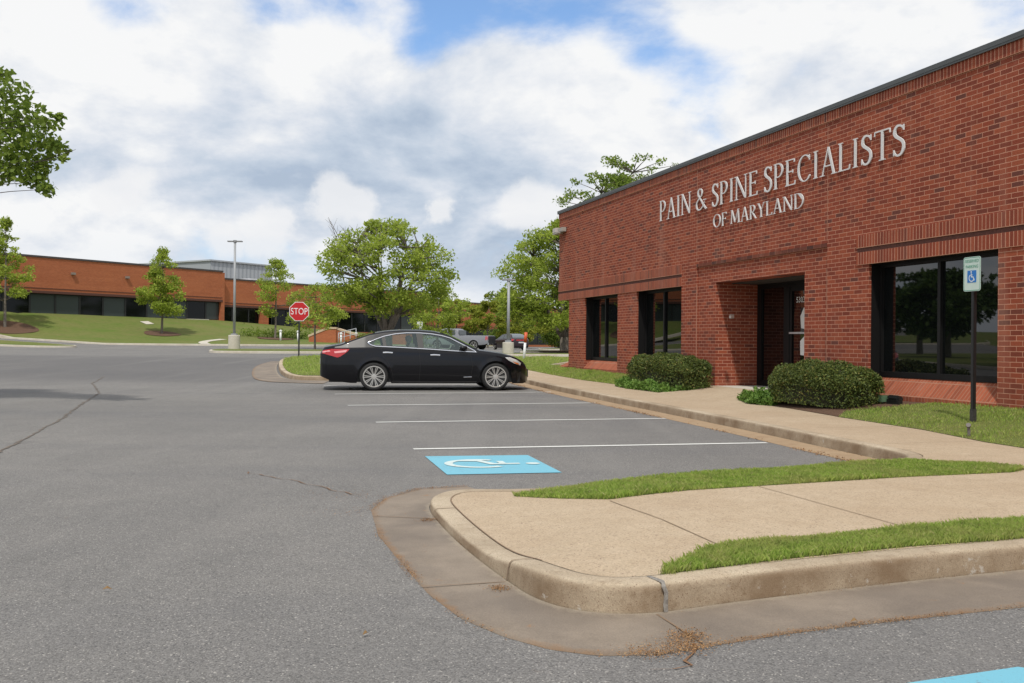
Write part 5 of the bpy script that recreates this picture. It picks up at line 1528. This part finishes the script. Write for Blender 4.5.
    def line(s, pts, wd_, m, parent, name, off=.010, side=-1, closed=False):
        P = []
        q = pts+[pts[0]] if closed else pts
        for a, b in zip(q, q[1:]):
            k = max(1, int(math.dist(a, b)/.05)); P += [(a[0]+(b[0]-a[0])*i/k, a[1]+(b[1]-a[1])*i/k) for i in range(k)]
        if not closed: P.append(q[-1])
        A = offset_line(P, wd_/2, closed); B = offset_line(P, -wd_/2, closed); n = len(P); vs = []
        for x, z in A: vs.append((x, side*(s.y(x, z)+off), z))
        for x, z in B: vs.append((x, side*(s.y(x, z)+off), z))
        for x, z in P: vs.append((x, side*(s.y(x, z)+off+wd_*.3), z))
        fs = []
        for i in range(n if closed else n-1):
            j = (i+1) % n; fs += [(i, j, 2*n+j, 2*n+i), (2*n+i, 2*n+j, n+j, n+i)]
        mb = MB(); mb.add(vs, fs); return mb.build(name, m, parent, True)


def wheel(parent, x, y, r_, wd_, side, spokes=10, rimr=None):
    """side -1: outer face towards -y"""
    rimr = rimr or r_*.76
    M = Matrix.Translation((x, y, r_)) @ Matrix.Rotation(R(90) if side < 0 else R(-90), 4, 'X')
    mb = MB(); mb.lathe([(rimr*.98, -wd_/2), (r_-.02, -wd_/2), (r_, -wd_/2+.03), (r_, wd_/2-.03), (r_-.025, wd_/2), (rimr+.01, wd_/2+.002), (rimr, wd_/2-.01)], 48, M)
    o = mb.build('wheel', M_tyre, parent, True)
    rm = MB(); rm.lathe([(rimr+.006, wd_/2-.012), (rimr+.004, wd_/2+.006), (rimr-.018, wd_/2+.006), (rimr-.026, wd_/2-.02), (rimr-.03, -wd_/2+.05), (rimr-.03, -wd_/2+.04)], 48, M)
    z0 = wd_/2-.004
    for i in range(spokes):
        for d in (-.10, .10):
            a = 2*math.pi*i/spokes+d*.9
            Q = M @ Matrix.Rotation(a, 4, 'Z')
            rm.add([Q @ Vector(v) for v in ((.05, -.010, z0-.03), (.05, .010, z0-.03), (rimr-.015, .013+0*d, z0-.02), (rimr-.015, -.013, z0-.02), (.05, -.006, z0-.006), (.05, .006, z0-.006), (rimr-.015, .008, z0), (rimr-.015, -.008, z0))],
                   [(0, 1, 2, 3), (4, 5, 6, 7), (0, 1, 5, 4), (1, 2, 6, 5), (2, 3, 7, 6), (3, 0, 4, 7)])
    rm.lathe([(.0, z0-.03), (.065, z0-.03), (.06, z0+.004), (.0, z0+.006)], 20, M)
    rm.build('rim', M_rim, o)
    MB().lathe([(0, z0-.10), (rimr-.03, z0-.10), (rimr-.03, z0-.09), (0, z0-.09)], 32, M).build('brake_disc', M_trim, o)
    return o


def sedan():
    top = ([-1.21, -1.13, -.75, -.45, -.10, .25, .63, 1.05, 1.38, 1.68, 2.0, 2.25, 2.42, 2.60, 2.95, 3.25, 3.48, 3.58, 3.64],
           [.86, 1.015, 1.085, 1.205, 1.335, 1.40, 1.43, 1.43, 1.405, 1.34, 1.185, 1.055, .965, .945, .895, .815, .70, .60, .48])
    W = ([-1.21, -1.17, -1.08, -.9, -.6, -.2, .5, 2.2, 2.8, 3.1, 3.3, 3.46, 3.56, 3.64], [.60, .70, .78, .845, .885, .905, .915, .915, .905, .875, .82, .71, .59, .38])
    belt = ([-1.21, -.9, 0, 1.2, 2.4, 2.9, 3.4, 3.64], [.84, .99, 1.00, .965, .90, .82, .68, .44])
    root = empty('parked_sedan', (0, 0, 0), 0, 'shiny black four-door sedan parked nose to the walk', 'car')
    c = Car(top, W, belt, -1.21, 3.64, (0, 2.80), .325)
    DLO = [(-.14, 1.12), (.04, 1.20), (.226, 1.272), (.48, 1.33), (.74, 1.357), (1.05, 1.358), (1.32, 1.338), (1.55, 1.30), (1.75, 1.243), (2.08, 1.068), (2.30, .95), (2.34, .915), (1.9, .935), (1.28, .975), (.6, 1.012), (.035, 1.035), (-.08, 1.07)]
    PANES = [[(-.09, 1.115), (.05, 1.185), (.17, 1.235), (.215, 1.045), (.04, 1.052), (-.05, 1.08)],
             [(.235, 1.262), (.48, 1.315), (.74, 1.342), (.965, 1.345), (1.01, 1.012), (.6, 1.03), (.275, 1.045)],
             [(1.09, 1.343), (1.32, 1.322), (1.55, 1.284), (1.74, 1.228), (2.03, 1.075), (2.03, .948), (1.28, .992), (1.12, 1.002)]]
    body = c.shell(M_black, root, n=200, holes=PANES, top_holes=((-.62, .0), (1.56, 2.34)), nu=22); c.floor(root)
    # cabin
    M_seat = mat('seat_leather', (.16, .15, .135), .6); M_dash = mat('dashboard', (.03, .03, .032), .6)
    for sy in (-.38, .38):
        st_ = MB(); st_.box(.98, 1.50, sy-.25, sy+.25, .40, .58); st_.build('seat', M_seat, root, False, .04)
        sb = MB(); sb.box(-.07, .07, -.25, .25, 0, .60, Matrix.Translation((1.00, sy, .54)) @ Matrix.Rotation(R(-14), 4, 'Y')); sb.build('seat_back', M_seat, root, False, .04)
        MB().box(-.05, .05, -.13, .13, 0, .17, Matrix.Translation((.84, sy, 1.13)) @ Matrix.Rotation(R(-8), 4, 'Y')).build('headrest', M_seat, root, False, .03)
        MB().box(-.04, .04, -.12, .12, 0, .12, Matrix.Translation((-.02, sy, 1.06))).build('headrest', M_seat, root, False, .03)
    MB().box(.10, .60, -.62, .62, .40, .56).build('seat', M_seat, root, False, .04); MB().box(-.08, .08, -.62, .62, 0, .56, Matrix.Translation((.10, 0, .52)) @ Matrix.Rotation(R(-16), 4, 'Y')).build('seat_back', M_seat, root, False, .04)
    MB().box(1.98, 2.42, -.72, .72, .55, .90).build('dashboard', M_dash, root, False, .04)
    MB().lathe([(.165, -.012), (.19, -.012), (.19, .012), (.165, .012), (.165, -.011)], 24, Matrix.Translation((1.86, .38, .90)) @ Matrix.Rotation(R(-66), 4, 'Y')).build('steering_wheel', M_dash, root, True)
    MB().box(1.74, 1.78, -.10, .10, 1.20, 1.26).build('rear_view_mirror', M_dash, root)
    for sd in (-1, 1):
        for P in ([(.17, 1.245), (.245, 1.275), (.285, 1.035), (.205, 1.035)], [(.955, 1.352), (1.10, 1.352), (1.13, .99), (1.0, 1.0)], [(2.02, 1.10), (2.10, 1.055), (2.30, .95), (2.33, .92), (2.02, .935)]):
            c.patch(P, M_trim, root, 'window_pillar', .007, sd)
        c.line(DLO, .046, M_trim, root, 'window_seal', .004, sd, True)
        for q in PANES: c.patch(q, M_cglass, root, 'side_window', .003, sd)
        c.line(DLO, .020, M_chrome, root, 'window_trim', .012, sd, True)
        for x0, z0 in ((.20, .885), (1.28, .835)):
            c.line([(x0, z0), (x0+.10, z0+.006), (x0+.22, z0-.002)], .034, M_chrome, root, 'door_handle', .022, sd)
        M_gap = M_trim
        c.line([(1.02, .965), (1.05, .60), (1.03, .20)], .008, M_gap, root, 'door_gap', .003, sd)
        c.line([(2.20, .90), (2.26, .60), (2.20, .20)], .008, M_gap, root, 'door_gap', .003, sd)
        c.line([(.16, 1.02), (.20, .80), (.34, .62), (.42, .40), (.44, .20)], .008, M_gap, root, 'door_gap', .003, sd)
        c.line([(.40, .21), (1.3, .195), (2.36, .205)], .03, M_trim, root, 'sill_trim', .012, sd)
        c.line([(2.05, .315), (2.24, .322)], .016, M_chrome, root, 'badge', .006, sd)
        tl = c.patch([(-1.15, .93), (-.95, .965), (-.55, .965), (-.60, .90), (-.76, .785), (-.82, .765), (-1.05, .83), (-1.17, .86)], M_tail, root, 'tail_light', .010, sd, .04)
        c.patch([(-.90, .905), (-.60, .945), (-.64, .89), (-.88, .865)], M_tailp, tl, 'lens_stripe', .014, sd, .04)
        c.patch([(-1.17, .90), (-1.0, .935), (-.98, .905), (-1.15, .875)], M_tailp, tl, 'lens_stripe', .014, sd, .04)
        hl = c.patch([(3.02, .79), (3.14, .795), (3.30, .735), (3.42, .655), (3.40, .60), (3.26, .64), (3.10, .72)], M_head, root, 'head_light', .010, sd, .03)
        c.patch([(3.20, .70), (3.34, .655), (3.38, .615), (3.28, .64)], M_amber, hl, 'indicator', .014, sd, .03)
        c.patch([(3.30, .40), (3.42, .45), (3.40, .30), (3.33, .26)], M_trim, root, 'fog_light', .008, sd, .04)
        # mirror
        mm = MB(); M_ = Matrix.Translation((2.03, sd*(c.y(2.03, .99)+.10), 1.01)); mm.lathe([(0, -.085), (.05, -.08), (.075, -.03), (.075, .04), (.05, .085), (0, .09)], 14, M_ @ Matrix.Diagonal((1, .9, .75, 1)) @ Matrix.Rotation(R(90), 4, 'Y'))
        mi = mm.build('wing_mirror', M_black, root, True); MB().box(2.0, 2.08, min(sd*.80, sd*.90), max(sd*.80, sd*.90), .945, .975).build('mirror_arm', M_trim, mi)
    def topband(pts, f, m, name, off=.012):
        vs = []; n = len(pts)
        for x in pts:
            ye = c.y(x, c.ft(x)-.055)-f; z = c.ft(x)+off
            vs += [(x, -ye, z-.004), (x, -ye*.5, z+.010), (x, 0, z+.018), (x, ye*.5, z+.010), (x, ye, z-.004)]
        mb = MB(); mb.add(vs, [(i*5+j, i*5+j+1, i*5+5+j+1, i*5+5+j) for i in range(n-1) for j in range(4)]); mb.build(name, m, root, True)
    topband([-.66, -.58, -.45, -.33, -.22, -.10, .02], .06, M_wclear, 'rear_window')
    topband([1.53, 1.68, 1.84, 2.0, 2.12, 2.25, 2.37], .06, M_wclear, 'windscreen')
    MB().box(-1.225, -1.20, -.26, .26, .60, .74).build('number_plate', mat('plate', (.55, .56, .56), .5), root, False, .003)
    MB().box(3.60, 3.66, -.36, .40, .30, .50).build('grille', M_trim, root, False, .01)
    for xw in (0, 2.80):
        for sd in (-1, 1): wheel(root, xw, sd*.80, .325, .215, sd)
    return root, c


root, c_ = sedan()
yaw = math.atan2(.165, .986)
rx, ry = -3.17, 22.32            # ground contact of the near rear tyre
root.rotation_euler = (0, 0, yaw); root.location = (rx-math.sin(yaw)*.90, ry+math.cos(yaw)*.90, .012)
root.scale = (1.012, 1.0, .985)


def pickup():
    root = empty('parked_pickup', (-3.0, 86, .45), 0, 'silver grey pickup truck parked in the far row behind the sedan bonnet', 'car')
    P = mat('silver_truck_paint', (.22, .225, .24), .45, .2, .4, .1)
    top = ([-1.35, -1.34, 1.55, 1.56, 1.66, 1.85, 3.0, 3.35, 3.95, 4.1, 4.9, 5.05, 5.1], [.9, 1.25, 1.25, 1.26, 1.75, 1.86, 1.88, 1.80, 1.34, 1.28, 1.18, 1.05, .8])
    W = ([-1.35, -1.3, 0, 4.2, 4.9, 5.1], [.86, .95, .98, .98, .93, .80]); belt = ([-1.35, -1.3, 1.5, 4.0, 5.1], [.88, 1.23, 1.22, 1.20, .78])
    c = Car(top, W, belt, -1.35, 5.1, (0, 3.6), .40, .42, .30, .08); c.shell(P, root, n=90); c.floor(root)
    for sd in (-1, 1):
        c.patch([(1.85, 1.28), (1.95, 1.72), (2.65, 1.76), (2.65, 1.28)], M_wshield, root, 'side_window', .008, sd, .2)
        c.patch([(2.75, 1.28), (2.75, 1.76), (3.25, 1.72), (3.75, 1.32)], M_wshield, root, 'side_window', .008, sd, .2)
        c.patch([(-1.33, 1.2), (-1.12, 1.2), (-1.12, .85), (-1.33, .85)], M_tail, root, 'tail_light', .012, sd, .2)
    MB().box(1.50, 1.54, -.70, .70, 1.32, 1.72).build('rear_window', M_wshield, root)
    MB().box(-1.38, -1.34, -.78, .78, .62, 1.22).build('tailgate', mat('dark_tailgate', (.03, .03, .032), .4), root)
    MB().box(-1.45, -1.32, -.9, .9, .42, .60).build('bumper', M_chrome, root, False, .01)
    for xw in (0, 3.6):
        for sd in (-1, 1): wheel(root, xw, sd*.84, .40, .26, sd, 6)
    return root
pk = pickup(); pk.location = (-3.05, 87, G(-3, 87)); pk.rotation_euler = (0, 0, R(158))


def small_car():
    top = ([-1.0, -.95, -.7, -.3, .1, .8, 1.5, 2.2, 2.5, 3.2, 3.45], [.80, 1.0, 1.10, 1.38, 1.46, 1.47, 1.40, 1.0, .95, .80, .5])
    W = ([-1.0, -.95, -.8, -.3, 2.4, 3.1, 3.45], [.72, .80, .86, .88, .88, .78, .45]); belt = ([-1.0, -.8, 0, 2.3, 3.45], [.78, .98, .97, .88, .46])
    root = empty('parked_hatchback', (0, 0, 0), 0, 'dark car seen from behind, half hidden by the right lamp post base', 'car')
    c = Car(top, W, belt, -1.0, 3.45, (0, 2.6), .31); P = mat('dark_red_black_paint', (.022, .012, .016), .35, 0, .4, .3)
    c.shell(P, root, n=80); c.floor(root)
    for sd in (-1, 1):
        c.patch([(-.35, 1.03), (-.1, 1.30), (.8, 1.38), (.85, 1.02)], M_wshield, root, 'side_window', .008, sd, .2)
        c.patch([(.95, 1.02), (.92, 1.38), (1.45, 1.33), (2.0, 1.0)], M_wshield, root, 'side_window', .008, sd, .2)
        c.patch([(-.98, .98), (-.70, 1.0), (-.72, .82), (-.96, .80)], M_tail, root, 'tail_light', .012, sd, .1)
    vs = []; 
    for x in (-.72, -.5, -.3, -.1):
        ye = c.y(x, c.ft(x)-.055)-.08; vs += [(x, -ye, c.ft(x)+.012), (x, 0, c.ft(x)+.03), (x, ye, c.ft(x)+.012)]
    mb = MB(); mb.add(vs, [(i*3+j, i*3+j+1, i*3+4+j, i*3+3+j) for i in range(3) for j in range(2)]); mb.build('rear_window', mat('pale_reflecting_glass', (.12, .14, .16), .06, 0, .8), root, True)
    MB().box(-1.02, -.99, -.5, .5, .84, .94).build('tail_bar', M_tail, root)
    MB().box(-1.02, -.99, -.26, .26, .62, .74).build('number_plate', mat('plate', (.55, .56, .56), .5), root)
    for xw in (0, 2.6):
        for sd in (-1, 1): wheel(root, xw, sd*.78, .31, .2, sd, 6)
    return root
sc_ = small_car(); sc_.location = (.35, 88, G(.35, 88)); sc_.rotation_euler = (0, 0, R(118))
